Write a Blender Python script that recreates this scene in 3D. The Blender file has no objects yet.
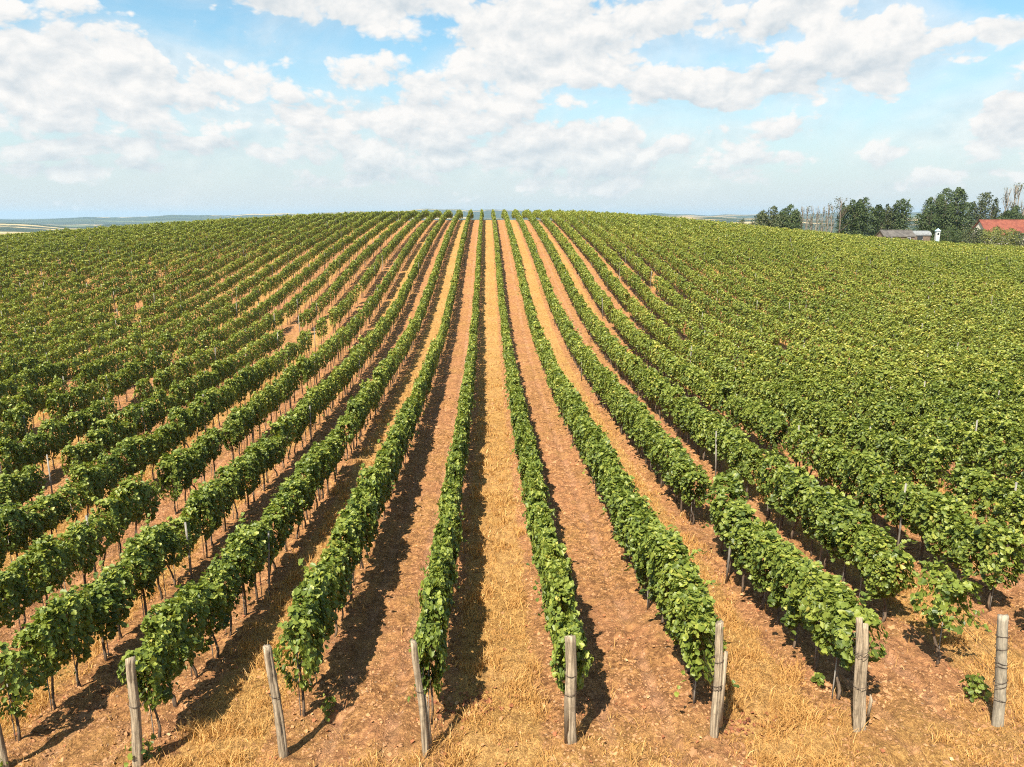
import bpy, math, random
import numpy as np
from mathutils import Vector, Matrix

SC = bpy.context.scene
COL = SC.collection
RNG = np.random.default_rng(11)
R = math.radians

# ------------------------------------------------------------------ camera
CAM_Z = 9.0
F_PX = 731.0
PITCH = math.atan((383.5 - 216.0) / F_PX)
YAW = math.atan(24.5 / F_PX)
cd = bpy.data.cameras.new('camera')
cd.sensor_fit = 'HORIZONTAL'
cd.sensor_width = 36.0
cd.lens = 36.0 * F_PX / 1024.0
cd.clip_start = 0.1
cd.clip_end = 60000.0
cam = bpy.data.objects.new('camera', cd)
COL.objects.link(cam)
cam.location = (0, 0, CAM_Z)
cam.rotation_euler = (math.pi / 2 - PITCH, 0, -YAW)
SC.camera = cam

# ------------------------------------------------------------------ light
SUN_EL = R(54)
SUN_DIR = Vector((-0.50 * math.cos(SUN_EL), -0.866 * math.cos(SUN_EL), math.sin(SUN_EL))).normalized()
SUN_STRENGTH = 5.0
SKY_STRENGTH = 0.072
EXPOSURE = 1.2
HAZE_DENSITY = 8.5e-5

sl = bpy.data.lights.new('sun', 'SUN')
sl.energy = SUN_STRENGTH
sl.angle = R(0.5)
sl.color = (1.0, 0.93, 0.80)
sun = bpy.data.objects.new('sun', sl)
COL.objects.link(sun)
sun.location = (-60, -60, 120)
sun.rotation_euler = SUN_DIR.to_track_quat('Z', 'Y').to_euler()

SC.view_settings.view_transform = 'Standard'
SC.view_settings.look = 'None'
SC.view_settings.exposure = EXPOSURE
SC.view_settings.gamma = 1.0
SC.view_settings.use_curve_mapping = False
SC.cycles.use_denoising = False
SC.cycles.use_adaptive_sampling = False
SC.cycles.sample_clamp_indirect = 4.0
SC.cycles.pixel_filter_type = 'BLACKMAN_HARRIS'
SC.cycles.filter_width = 1.1
SC.cycles.max_bounces = 6
SC.cycles.diffuse_bounces = 3
SC.cycles.transmission_bounces = 4
SC.cycles.volume_bounces = 0
SC.cycles.transparent_max_bounces = 8


# ------------------------------------------------------------------ node helper
class NT:
    def __init__(self, tree):
        self.t = tree
        tree.nodes.clear()

    def n(self, kind, ins=None, **props):
        nd = self.t.nodes.new(kind)
        for k, v in props.items():
            setattr(nd, k, v)
        for k, v in (ins or {}).items():
            self.set(nd.inputs[k], v)
        return nd

    def set(self, sock, v):
        if isinstance(v, bpy.types.NodeSocket):
            self.t.links.new(v, sock)
        elif isinstance(v, bpy.types.Node):
            self.t.links.new(v.outputs[0], sock)
        else:
            if sock.type == 'RGBA' and len(v) == 3:
                v = (*v, 1.0)
            sock.default_value = v

    def m(self, op, a, b=0.0, c=0.0, clamp=False):
        nd = self.n('ShaderNodeMath', {0: a, 1: b, 2: c}, operation=op)
        nd.use_clamp = clamp
        return nd.outputs[0]

    def mix(self, f, a, b, blend='MIX'):
        nd = self.t.nodes.new('ShaderNodeMix')
        nd.data_type = 'RGBA'
        nd.blend_type = blend
        self.set(nd.inputs['Factor'], f)
        self.set(nd.inputs[6], a)
        self.set(nd.inputs[7], b)
        return nd.outputs[2]

    def sstep(self, x, lo, hi):
        nd = self.n('ShaderNodeMapRange', {0: x, 1: lo, 2: hi, 3: 0.0, 4: 1.0}, interpolation_type='SMOOTHSTEP')
        return nd.outputs[0]

    def noise(self, vec, scale, detail=4.0, rough=0.55, dist=0.0):
        return self.n('ShaderNodeTexNoise', {'Vector': vec, 'Scale': scale, 'Detail': detail,
                                             'Roughness': rough, 'Distortion': dist}).outputs[0]


def new_mat(name):
    m = bpy.data.materials.new(name)
    m.use_nodes = True
    return m, NT(m.node_tree)


# ------------------------------------------------------------------ world: nishita sky with cumulus
def px_dir(x, y):
    """azimuth from +Y and elevation of the direction a picture position looks along"""
    v = np.array([x - 512.0, F_PX, 383.5 - y])
    cp, sp = math.cos(PITCH), math.sin(PITCH)
    v = np.array([v[0], v[1] * cp + v[2] * sp, -v[1] * sp + v[2] * cp])
    cy, sy = math.cos(YAW), math.sin(YAW)
    v = np.array([v[0] * cy + v[1] * sy, -v[0] * sy + v[1] * cy, v[2]])
    v /= np.linalg.norm(v)
    return math.atan2(v[0], v[1]), math.asin(v[2])


w = bpy.data.worlds.new('World')
SC.world = w
w.use_nodes = True
T = NT(w.node_tree)
tc = T.n('ShaderNodeTexCoord').outputs['Generated']
sky = T.n('ShaderNodeTexSky', sky_type='NISHITA', sun_disc=False)
sky.sun_elevation = SUN_EL
sky.sun_rotation = math.atan2(SUN_DIR.x, SUN_DIR.y)
sky.altitude = 200
sky.air_density = 1.0
sky.dust_density = 1.2
sky.ozone_density = 1.0
sp = T.n('ShaderNodeSeparateXYZ', {0: tc})
az = T.m('ARCTAN2', sp.outputs[0], sp.outputs[1])
el = T.m('ARCSINE', sp.outputs[2])
# domain warp so that the cloud banks have ragged outlines
wv = T.n('ShaderNodeCombineXYZ', {0: T.m('MULTIPLY', az, 1.0), 1: T.m('MULTIPLY', el, 1.5), 2: 0.37}).outputs[0]
wn = T.n('ShaderNodeTexNoise', {'Vector': wv, 'Scale': 7.0, 'Detail': 3.0, 'Roughness': 0.55})
wsep = T.n('ShaderNodeSeparateXYZ', {0: wn.outputs['Color']})
azw = T.m('MULTIPLY_ADD', T.m('SUBTRACT', wsep.outputs[0], 0.5), 0.13, az)
elw = T.m('MULTIPLY_ADD', T.m('SUBTRACT', wsep.outputs[1], 0.5), 0.07, el)
BANKS = [  # x, y, half width, half height, weight
    (70, 75, 190, 50, 0.95), (215, 72, 85, 26, 0.75), (20, 15, 120, 30, 0.6), (140, 128, 80, 17, 0.55),
    (355, 4, 130, 22, 0.9), (60, 118, 90, 24, 0.5), (390, 118, 150, 32, 0.85), (365, 72, 40, 20, 0.55),
    (480, 90, 110, 40, 0.6), (560, 45, 115, 45, 1.0), (680, 22, 70, 28, 0.8), (640, 90, 120, 34, 0.65),
    (795, 16, 62, 26, 0.95), (780, 78, 120, 24, 0.85), (860, 54, 80, 34, 1.0), (905, 152, 62, 13, 0.55),
    (700, 135, 150, 20, 0.5), (1010, 125, 46, 32, 0.9), (1010, 30, 36, 12, 0.8), (960, 108, 30, 8, 0.5),
    (160, 150, 190, 16, 0.62), (540, 150, 230, 34, 0.85), (420, 140, 150, 26, 0.8), (760, 160, 160, 12, 0.5), (600, 180, 220, 16, 0.68), (380, 178, 150, 12, 0.6), (100, 172, 140, 10, 0.55), (860, 185, 160, 10, 0.5), (270, 130, 60, 14, 0.5), (-160, 60, 180, 70, 0.8), (1200, 80, 140, 40, 0.8),
    (512, -140, 300, 70, 0.7), (60, -170, 260, 80, 0.7), (1000, -160, 200, 60, 0.7)]
acc = None
accd = None
for (bx, by, rx, ry, wt) in BANKS:
    a0, e0 = px_dir(bx, by)
    kx, ky = F_PX / rx, F_PX / ry
    qx = T.m('MULTIPLY', T.m('SUBTRACT', azw, a0), kx)
    qy = T.m('MULTIPLY', T.m('SUBTRACT', elw, e0), ky)
    r2 = T.m('MULTIPLY_ADD', qx, qx, T.m('MULTIPLY', qy, qy))
    b = T.m('MULTIPLY', T.m('POWER', 2.718, T.m('MULTIPLY', r2, -0.9)), wt)
    acc = b if acc is None else T.m('MAXIMUM', acc, b)
    # how far below the middle of its bank: the flat grey undersides
    bd = T.m('MULTIPLY', b, qy)
    accd = bd if accd is None else T.m('ADD', accd, bd)
nv = T.n('ShaderNodeCombineXYZ', {0: az, 1: T.m('MULTIPLY', el, 1.55), 2: 1.3}).outputs[0]
nv2 = T.n('ShaderNodeCombineXYZ', {0: T.m('ADD', az, -0.006), 1: T.m('MULTIPLY', T.m('ADD', el, 0.012), 1.55), 2: 1.3}).outputs[0]
n1 = T.noise(nv, 11.0, 9.0, 0.56, 0.2)
n2 = T.noise(nv2, 11.0, 9.0, 0.56, 0.2)
wob = T.n('ShaderNodeVectorMath', {0: T.n('ShaderNodeVectorMath', {0: wn.outputs['Color'], 1: (0.07, 0.07, 0.0)}, operation='MULTIPLY').outputs[0], 1: nv}, operation='ADD').outputs[0]
wob2 = T.n('ShaderNodeVectorMath', {0: wob, 1: (-0.006, 0.020, 0.0)}, operation='ADD').outputs[0]


def billow(vec):
    vo = T.n('ShaderNodeTexVoronoi', {'Vector': vec, 'Scale': 17.0, 'Detail': 3.0, 'Roughness': 0.55, 'Lacunarity': 2.1}, feature='F1', voronoi_dimensions='2D')
    vo.normalize = True
    return T.m('MULTIPLY', T.m('SUBTRACT', 0.30, vo.outputs['Distance']), 1.6)


b1, b2 = billow(wob), billow(wob2)
dens = T.m('ADD', T.m('MULTIPLY', acc, 0.92), T.m('ADD', T.m('MULTIPLY', b1, 0.75), T.m('MULTIPLY', T.m('SUBTRACT', n1, 0.5), 1.25)))
mask = T.sstep(dens, 0.31, 0.54)
wisp = T.m('MULTIPLY', T.sstep(T.m('ADD', T.noise(nv, 5.0, 6.0, 0.6, 0.6), T.m('MULTIPLY', acc, 0.22)), 0.42, 0.80), 0.55)
mask = T.m('MAXIMUM', mask, wisp)
light = T.m('ADD', 0.67, T.m('ADD', T.m('MULTIPLY', T.m('SUBTRACT', n1, n2), 2.5), T.m('MULTIPLY', T.m('SUBTRACT', b1, b2), 1.1)))
light = T.m('ADD', light, T.m('MULTIPLY', accd, 0.28))
light = T.m('ADD', light, T.m('MULTIPLY', T.m('SUBTRACT', dens, 0.45), -0.10), clamp=True)
GAIN = 1.0 / (SKY_STRENGTH * 2 ** EXPOSURE)
ccol = T.mix(light, tuple(GAIN * v for v in (0.64, 0.71, 0.76)), tuple(GAIN * v for v in (1.0, 0.98, 0.95)))
skyc = T.mix(1.0, sky.outputs[0], (0.92, 1.20, 1.13), 'MULTIPLY')
# low air near the horizon is pale, and clouds dissolve into it
lowf = T.sstep(el, 0.12, 0.0)
mask = T.m('MULTIPLY', mask, T.m('SUBTRACT', 1.0, T.m('MULTIPLY', lowf, 0.30)), clamp=True)
skyc = T.mix(T.m('MULTIPLY', T.sstep(el, 0.235, -0.01), 0.95), skyc, tuple(GAIN * v for v in (0.74, 0.80, 0.815)))
colr = T.mix(mask, skyc, ccol)
bg = T.n('ShaderNodeBackground', {'Color': colr, 'Strength': SKY_STRENGTH})
out = T.n('ShaderNodeOutputWorld', {'Surface': bg})


# ------------------------------------------------------------------ terrain function
def hermite(xs, ys):
    xs = np.array(xs, float)
    ys = np.array(ys, float)
    d = np.diff(ys) / np.diff(xs)
    mt = np.zeros(len(xs))
    mt[1:-1] = (d[:-1] * np.diff(xs)[1:] + d[1:] * np.diff(xs)[:-1]) / (np.diff(xs)[1:] + np.diff(xs)[:-1])
    mt[0], mt[-1] = d[0], d[-1]

    def fn(x):
        x = np.asarray(x, float)
        i = np.clip(np.searchsorted(xs, x) - 1, 0, len(xs) - 2)
        h = xs[i + 1] - xs[i]
        t = np.clip((x - xs[i]) / h, 0, 1)
        return ((2 * t**3 - 3 * t**2 + 1) * ys[i] + (t**3 - 2 * t**2 + t) * h * mt[i]
                + (-2 * t**3 + 3 * t**2) * ys[i + 1] + (t**3 - t**2) * h * mt[i + 1])
    return fn


PROF = hermite([-15000, -40, 0, 11, 17, 24, 33, 46, 57, 68, 82, 98, 115, 131, 147, 160, 174, 195, 240, 330, 600, 1500, 20000],
               [-12, 0.6, 0.3, 0.0, -0.45, -0.85, -1.22, -1.50, -1.42, -0.85, 0.55, 2.55, 4.3, 5.75, 7.1, 7.95, 8.1, 7.0, 3.2, -5, -14, -26, -30])
LAT = hermite([-20000, -260, -160, -105, -84, -62, -41, -20, 0, 24, 45, 66, 88, 110, 140, 260, 20000],
              [-18, -16.5, -10.2, -5.05, -3.4, -2.0, -0.85, -0.18, 0, -0.30, -1.75, -3.75, -5.65, -7.1, -8.4, -12.5, -14.5])
RIDGE_FAR = hermite(np.array([-900, -200, 0, 60, 130, 200, 260, 330, 400, 440, 480, 520, 560, 650, 750, 850, 1024, 1300, 1900]),
                    np.array([219, 219, 219, 218.5, 217, 215.5, 214.5, 213, 211, 209.6, 210, 211, 212.5, 214, 215, 213.5, 214, 216, 217]))
RIDGE_NEAR = hermite(np.array([-900, -100, 0, 50, 90, 130, 180, 250, 320, 420, 520, 640, 700, 760, 830, 920, 1024, 1300, 1900]),
                     np.array([224, 223, 222, 222.5, 225.5, 222.5, 224.5, 221, 220, 219, 219, 218, 217, 218, 220, 219, 220, 221, 222]))


def sst(a, b, x):
    t = np.clip((x - a) / (b - a), 0, 1)
    return t * t * (3 - 2 * t)


def ground(x, y):
    x = np.asarray(x, float)
    y = np.asarray(y, float)
    k = np.clip(y / 157.0, 0.25, 1.15) * (1 - 0.9 * sst(300, 1500, y))
    k = k * (1 - 0.50 * sst(186, 206, y) * sst(30, 90, x) * sst(700, 400, y))
    z = PROF(y) + LAT(x) * k
    z = z + 0.042 * np.clip(x, -25, 25) * sst(48, 14, y)   # the front of the field tips to the left
    # hills far out, shaped by bearing
    r = np.hypot(x, y)
    bear = np.arctan2(x, np.maximum(y, 1e-3))
    bx = 487.5 + F_PX * np.tan(np.clip(bear, -1.2, 1.2))
    fwd = sst(0.0, 0.3, y / np.maximum(r, 1e-6))
    far = CAM_Z + (216 - RIDGE_FAR(bx)) / F_PX * 7200.0
    near = CAM_Z + (216 - RIDGE_NEAR(bx)) / F_PX * 3300.0
    far = far + 5.0 * np.sin(bear * 61) + 4 * np.sin(bear * 143 + 1)
    near = near + 2.5 * np.sin(bear * 47 + 2) + 1.8 * np.sin(bear * 131)
    gn = np.exp(-((r - 3300) / 700.0) ** 2)
    gf = sst(4200, 7200, r) * (1 - 0.6 * sst(7300, 11000, r))
    z = z + fwd * gn * np.maximum(near - z, 0)
    z = z + fwd * gf * np.maximum(far - z, 0)
    return z


ROW0, PITCHX = -1.1, 2.5
FIELD = (-152.0, 152.0, -14.0, 186.0)


# ------------------------------------------------------------------ mesh helpers
def mesh_from(name, verts, faces_flat, sizes, mats, mat_idx=None, smooth=False, attrs=None):
    me = bpy.data.meshes.new(name)
    nv, nl, nf = len(verts), len(faces_flat), len(sizes)
    me.vertices.add(nv)
    me.vertices.foreach_set('co', np.asarray(verts, np.float32).ravel())
    me.loops.add(nl)
    me.loops.foreach_set('vertex_index', np.asarray(faces_flat, np.int32))
    me.polygons.add(nf)
    st = np.concatenate([[0], np.cumsum(sizes)[:-1]]).astype(np.int32)
    me.polygons.foreach_set('loop_start', st)
    if mat_idx is not None:
        me.polygons.foreach_set('material_index', np.asarray(mat_idx, np.int32))
    me.polygons.foreach_set('use_smooth', np.full(nf, smooth, bool))
    for m in mats:
        me.materials.append(m)
    for an, av in (attrs or {}).items():
        a = me.attributes.new(an, 'FLOAT', 'POINT')
        a.data.foreach_set('value', np.asarray(av, np.float32))
    me.update(calc_edges=True)
    me.validate(clean_customdata=False)
    return me


class MB:
    """collects tubes, boxes and polygons for one mesh"""
    def __init__(self):
        self.v, self.f, self.mi = [], [], []

    def add(self, vs, fs, mi=0):
        b = len(self.v)
        self.v += [tuple(p) for p in vs]
        self.f += [[b + i for i in q] for q in fs]
        self.mi += [mi] * len(fs)

    def box(self, c, s, rz=0.0, mi=0):
        hx, hy, hz = s[0] / 2, s[1] / 2, s[2] / 2
        ca, sa = math.cos(rz), math.sin(rz)
        vs = []
        for dz in (-hz, hz):
            for dx, dy in ((-hx, -hy), (hx, -hy), (hx, hy), (-hx, hy)):
                vs.append((c[0] + dx * ca - dy * sa, c[1] + dx * sa + dy * ca, c[2] + dz))
        self.add(vs, [[3, 2, 1, 0], [4, 5, 6, 7], [0, 1, 5, 4], [1, 2, 6, 5], [2, 3, 7, 6], [3, 0, 4, 7]], mi)

    def tube(self, pts, rad, n=8, mi=0, rn=0.0, rng=None, caps=True):
        pts = [Vector(p) for p in pts]
        if not hasattr(rad, '__len__'):
            rad = [rad] * len(pts)
        vs, fs = [], []
        up = Vector((0.13, 0.99, 0.05))
        for i, p in enumerate(pts):
            d = (pts[min(i + 1, len(pts) - 1)] - pts[max(i - 1, 0)]).normalized()
            a = d.cross(up)
            if a.length < 1e-3:
                a = d.cross(Vector((1, 0, 0)))
            a.normalize()
            b = d.cross(a)
            for k in range(n):
                t = 2 * math.pi * k / n
                r = rad[i] * (1 + (rng.uniform(-rn, rn) if rng is not None else 0))
                vs.append(p + a * (r * math.cos(t)) + b * (r * math.sin(t)))
        for i in range(len(pts) - 1):
            for k in range(n):
                k2 = (k + 1) % n
                fs.append([i * n + k, i * n + k2, (i + 1) * n + k2, (i + 1) * n + k])
        if caps:
            fs.append(list(range(n))[::-1])
            fs.append([(len(pts) - 1) * n + k for k in range(n)])
        self.add(vs, fs, mi)

    def mesh(self, name, mats, smooth=False):
        flat = [i for q in self.f for i in q]
        return mesh_from(name, np.array(self.v), flat, [len(q) for q in self.f], mats, self.mi, smooth)


def link(name, me, parent=None, loc=(0, 0, 0), rz=0.0):
    o = bpy.data.objects.new(name, me)
    COL.objects.link(o)
    o.location = loc
    o.rotation_euler = (0, 0, rz)
    if parent is not None:
        o.parent = parent
    return o


def thing(name, label, cat, loc=(0, 0, 0), rz=0.0, group=None):
    o = link(name, None, None, loc, rz)
    o.empty_display_size = 0.3
    return tag(o, label, cat, group)


def tag(o, label, cat, group=None):
    o['label'] = label
    o['category'] = cat
    if group:
        o['group'] = group
    return o


# ------------------------------------------------------------------ materials
def mat_ground():
    m, t = new_mat('vineyard_soil_and_dry_grass')
    pos = t.n('ShaderNodeNewGeometry').outputs['Position']
    s = t.n('ShaderNodeSeparateXYZ', {0: pos})
    X, Y = s.outputs[0], s.outputs[1]
    wob = t.m('MULTIPLY', t.m('SUBTRACT', t.noise(pos, 0.9, 5, 0.6), 0.5), 0.20)
    wob2 = t.m('MULTIPLY', t.m('SUBTRACT', t.noise(pos, 7.0, 4, 0.65), 0.5), 0.16)
    tt = t.m('DIVIDE', t.m('SUBTRACT', X, ROW0), PITCHX)
    idx = t.m('FLOOR', tt)
    fr = t.m('SUBTRACT', tt, idx)
    par = t.m('FLOORED_MODULO', idx, 2.0)
    grassrow = t.m('SUBTRACT', 1.0, par)
    dc = t.m('ABSOLUTE', t.m('SUBTRACT', fr, 0.5))
    dcw = t.m('ADD', t.m('ADD', dc, wob), wob2)
    strip = t.sstep(dcw, 0.36, 0.27)
    gmask = t.m('MULTIPLY', strip, grassrow)
    # weeds and straw creeping over the tilled rows
    pat = t.sstep(t.noise(pos, 0.55, 5, 0.65), 0.50, 0.66)
    gmask = t.m('MAXIMUM', gmask, t.m('MULTIPLY', pat, 0.45))
    head = t.sstep(t.m('ADD', Y, t.m('MULTIPLY', wob, 6.0)), 12.2, 10.3)
    hpat = t.sstep(t.noise(pos, 1.1, 5, 0.6), 0.36, 0.56)
    gmask = t.m('MAXIMUM', gmask, t.m('MULTIPLY', head, t.m('MULTIPLY', hpat, 0.85)))
    bare = t.sstep(t.noise(pos, 1.7, 5, 0.7), 0.56, 0.70)
    gmask = t.m('MULTIPLY', gmask, t.m('SUBTRACT', 1.0, t.m('MULTIPLY', bare, 0.7)))
    # dry straw colour, streaky
    sv = t.n('ShaderNodeMapping', {0: pos, 3: (1.0, 0.45, 1.0)}).outputs[0]
    straw_n = t.noise(sv, 34.0, 5, 0.7)
    straw = t.mix(t.sstep(straw_n, 0.33, 0.68), (0.22, 0.106, 0.030), (0.63, 0.370, 0.120))
    big = t.noise(pos, 0.35, 4, 0.6)
    straw = t.mix(t.sstep(big, 0.40, 0.66), straw, t.mix(0.45, straw, (0.52, 0.30, 0.12)))
    # soil
    cl = t.noise(pos, 11.0, 6, 0.72)
    soil = t.mix(t.sstep(cl, 0.32, 0.70), (0.21, 0.090, 0.036), (0.62, 0.320, 0.120))
    soil = t.mix(t.sstep(big, 0.42, 0.62), soil, t.mix(0.5, soil, (0.44, 0.20, 0.10)))
    # pale dust on the two wheel tracks of each tilled row
    rut = t.sstep(t.m('ABSOLUTE', t.m('SUBTRACT', dc, 0.22)), 0.075, 0.03)
    rut = t.m('MULTIPLY', t.m('MULTIPLY', rut, par), t.sstep(t.noise(pos, 1.3, 4, 0.6), 0.38, 0.58))
    soil = t.mix(t.m('MULTIPLY', rut, 0.55), soil, (0.50, 0.265, 0.150))
    deb = t.n('ShaderNodeTexVoronoi', {'Vector': pos, 'Scale': 9.0, 'Randomness': 1.0}, feature='F1')
    spot = t.m('MULTIPLY', t.sstep(deb.outputs['Distance'], 0.30, 0.16),
               t.sstep(t.n('ShaderNodeSeparateColor', {0: deb.outputs['Color']}).outputs[0], 0.80, 0.84))
    soil = t.mix(t.m('MULTIPLY', spot, 0.7), soil, (0.62, 0.42, 0.26))
    mot = t.noise(pos, 4.2, 7, 0.74)
    soil = t.mix(1.0, soil, t.mix(t.sstep(mot, 0.34, 0.66), (0.54, 0.52, 0.50), (1.18, 1.18, 1.18)), 'MULTIPLY')
    mot2 = t.noise(t.n('ShaderNodeMapping', {0: pos, 1: (5, 3, 0), 3: (1.0, 0.6, 1.0)}).outputs[0], 6.5, 7, 0.76)
    straw = t.mix(1.0, straw, t.mix(t.sstep(mot2, 0.36, 0.62), (0.58, 0.54, 0.50), (1.14, 1.14, 1.14)), 'MULTIPLY')
    col = t.mix(gmask, soil, straw)
    # sparse green weeds
    wd = t.m('MULTIPLY', t.sstep(t.noise(pos, 2.3, 5, 0.7), 0.64, 0.74), t.sstep(t.noise(pos, 24, 3, 0.6), 0.48, 0.60))
    col = t.mix(t.m('MULTIPLY', wd, 0.55), col, (0.10, 0.115, 0.03))
    # dead reddish leaves
    rl = t.m('MULTIPLY', t.sstep(t.noise(pos, 0.8, 4, 0.7), 0.63, 0.72), t.sstep(t.noise(pos, 30, 3, 0.6), 0.54, 0.62))
    col = t.mix(t.m('MULTIPLY', rl, 0.7), col, (0.26, 0.060, 0.035))
    h = t.m('ADD', t.m('MULTIPLY', cl, t.m('SUBTRACT', 1.0, t.m('MULTIPLY', gmask, 0.5))), t.m('MULTIPLY', straw_n, 0.7))
    bmp = t.n('ShaderNodeBump', {'Height': h, 'Strength': 1.0, 'Distance': 0.11})
    b = t.n('ShaderNodeBsdfPrincipled', {'Base Color': col, 'Roughness': 0.95, 'Normal': bmp, 'Specular IOR Level': 0.15})
    t.n('ShaderNodeOutputMaterial', {'Surface': b})
    return m


def mat_country():
    m, t = new_mat('farmland')
    pos = t.n('ShaderNodeNewGeometry').outputs['Position']
    vv = t.n('ShaderNodeMapping', {0: pos, 2: (0, 0, 0.5), 3: (0.0011, 0.0016, 0.0)}).outputs[0]
    vw = t.n('ShaderNodeVectorMath', {0: vv, 1: t.n('ShaderNodeTexNoise', {'Vector': vv, 'Scale': 1.2, 'Detail': 2.0}).outputs['Color']}, operation='ADD').outputs[0]
    vo = t.n('ShaderNodeTexVoronoi', {'Vector': vw, 'Scale': 1.0, 'Randomness': 0.9}, feature='F1')
    sc = t.n('ShaderNodeSeparateColor', {0: vo.outputs['Color']})
    fld = t.n('ShaderNodeValToRGB', {0: sc.outputs[0]})
    cr = fld.color_ramp
    cr.interpolation = 'CONSTANT'
    cols = [(0.0, (0.045, 0.06, 0.02)), (0.30, (0.36, 0.25, 0.11)), (0.48, (0.10, 0.115, 0.035)), (0.62, (0.45, 0.33, 0.16)), (0.78, (0.035, 0.05, 0.018)), (0.92, (0.28, 0.20, 0.10))]
    cr.elements[0].position, cr.elements[0].color = 0.0, (*cols[0][1], 1)
    cr.elements[1].position, cr.elements[1].color = 0.30, (*cols[1][1], 1)
    for p, c in cols[2:]:
        e = cr.elements.new(p)
        e.color = (*c, 1)
    wood = t.sstep(t.noise(t.n('ShaderNodeMapping', {0: pos, 3: (0.0009, 0.0035, 0)}).outputs[0], 1.0, 6, 0.6), 0.46, 0.49)
    col = t.mix(wood, fld.outputs[0], (0.022, 0.034, 0.014))
    fine = t.noise(pos, 0.02, 6, 0.65)
    col = t.mix(t.m('MULTIPLY', t.sstep(fine, 0.35, 0.7), 0.35), col, (0.08, 0.085, 0.03))
    # the rough grass close to the vineyard
    ln = t.n('ShaderNodeVectorMath', {0: pos}, operation='LENGTH').outputs['Value']
    gr = t.mix(t.noise(pos, 0.5, 6, 0.7), (0.13, 0.12, 0.04), (0.34, 0.24, 0.10))
    col = t.mix(t.sstep(ln, 900, 380), col, gr)
    b = t.n('ShaderNodeBsdfPrincipled', {'Base Color': col, 'Roughness': 0.95, 'Specular IOR Level': 0.1})
    t.n('ShaderNodeOutputMaterial', {'Surface': b})
    return m


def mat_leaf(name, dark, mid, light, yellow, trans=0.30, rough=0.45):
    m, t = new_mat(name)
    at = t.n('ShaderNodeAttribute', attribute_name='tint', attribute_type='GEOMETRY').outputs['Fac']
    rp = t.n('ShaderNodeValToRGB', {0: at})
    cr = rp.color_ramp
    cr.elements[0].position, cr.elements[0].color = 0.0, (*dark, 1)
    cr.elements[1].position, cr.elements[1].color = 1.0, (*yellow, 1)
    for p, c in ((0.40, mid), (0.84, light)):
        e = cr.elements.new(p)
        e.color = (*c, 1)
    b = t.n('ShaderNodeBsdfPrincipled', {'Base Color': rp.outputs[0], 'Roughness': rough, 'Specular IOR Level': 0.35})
    tl = t.n('ShaderNodeBsdfTranslucent', {'Color': t.mix(1.0, rp.outputs[0], (1.5, 1.5, 0.6), 'MULTIPLY')})
    mx = t.n('ShaderNodeMixShader', {0: trans, 1: b.outputs[0], 2: tl.outputs[0]})
    t.n('ShaderNodeOutputMaterial', {'Surface': mx})
    return m


def mat_wood(name, a, b_, scale=14.0, stretch=0.07, bump=0.6, dist=0.02):
    m, t = new_mat(name)
    oc = t.n('ShaderNodeTexCoord').outputs['Object']
    v = t.n('ShaderNodeMapping', {0: oc, 3: (1, 1, stretch)}).outputs[0]
    n = t.noise(v, scale, 6, 0.7)
    n2 = t.noise(oc, 5.0, 4, 0.6)
    col = t.mix(t.sstep(n, 0.33, 0.68), a, b_)
    col = t.mix(t.m('MULTIPLY', t.sstep(n2, 0.5, 0.7), 0.5), col, tuple(0.6 * x for x in a))
    bp = t.n('ShaderNodeBump', {'Height': n, 'Strength': bump, 'Distance': dist})
    b = t.n('ShaderNodeBsdfPrincipled', {'Base Color': col, 'Roughness': 0.9, 'Normal': bp, 'Specular IOR Level': 0.2})
    t.n('ShaderNodeOutputMaterial', {'Surface': b})
    return m


def mat_plain(name, col, rough=0.7, var=0.25, scale=3.0, metal=0.0):
    m, t = new_mat(name)
    oc = t.n('ShaderNodeTexCoord').outputs['Object']
    n = t.noise(oc, scale, 6, 0.65)
    c = t.mix(t.sstep(n, 0.35, 0.68), tuple(x * (1 - var) for x in col), tuple(min(x * (1 + var * 0.5), 0.95) for x in col))
    b = t.n('ShaderNodeBsdfPrincipled', {'Base Color': c, 'Roughness': rough, 'Metallic': metal})
    t.n('ShaderNodeOutputMaterial', {'Surface': b})
    return m


def mat_roof(name, a, b_, scale=(1, 1, 1)):
    m, t = new_mat(name)
    oc = t.n('ShaderNodeTexCoord').outputs['Object']
    wv_ = t.n('ShaderNodeTexWave', {'Vector': oc, 'Scale': 3.2, 'Distortion': 0.3}, bands_direction='X').outputs['Fac']
    wz = t.n('ShaderNodeTexWave', {'Vector': oc, 'Scale': 2.4, 'Distortion': 0.2}, bands_direction='Z').outputs['Fac']
    n = t.noise(oc, 0.9, 6, 0.7)
    c = t.mix(t.sstep(n, 0.35, 0.65), a, b_)
    bp = t.n('ShaderNodeBump', {'Height': t.m('ADD', wv_, wz), 'Strength': 0.6, 'Distance': 0.05})
    b = t.n('ShaderNodeBsdfPrincipled', {'Base Color': c, 'Roughness': 0.85, 'Normal': bp})
    t.n('ShaderNodeOutputMaterial', {'Surface': b})
    return m


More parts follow.
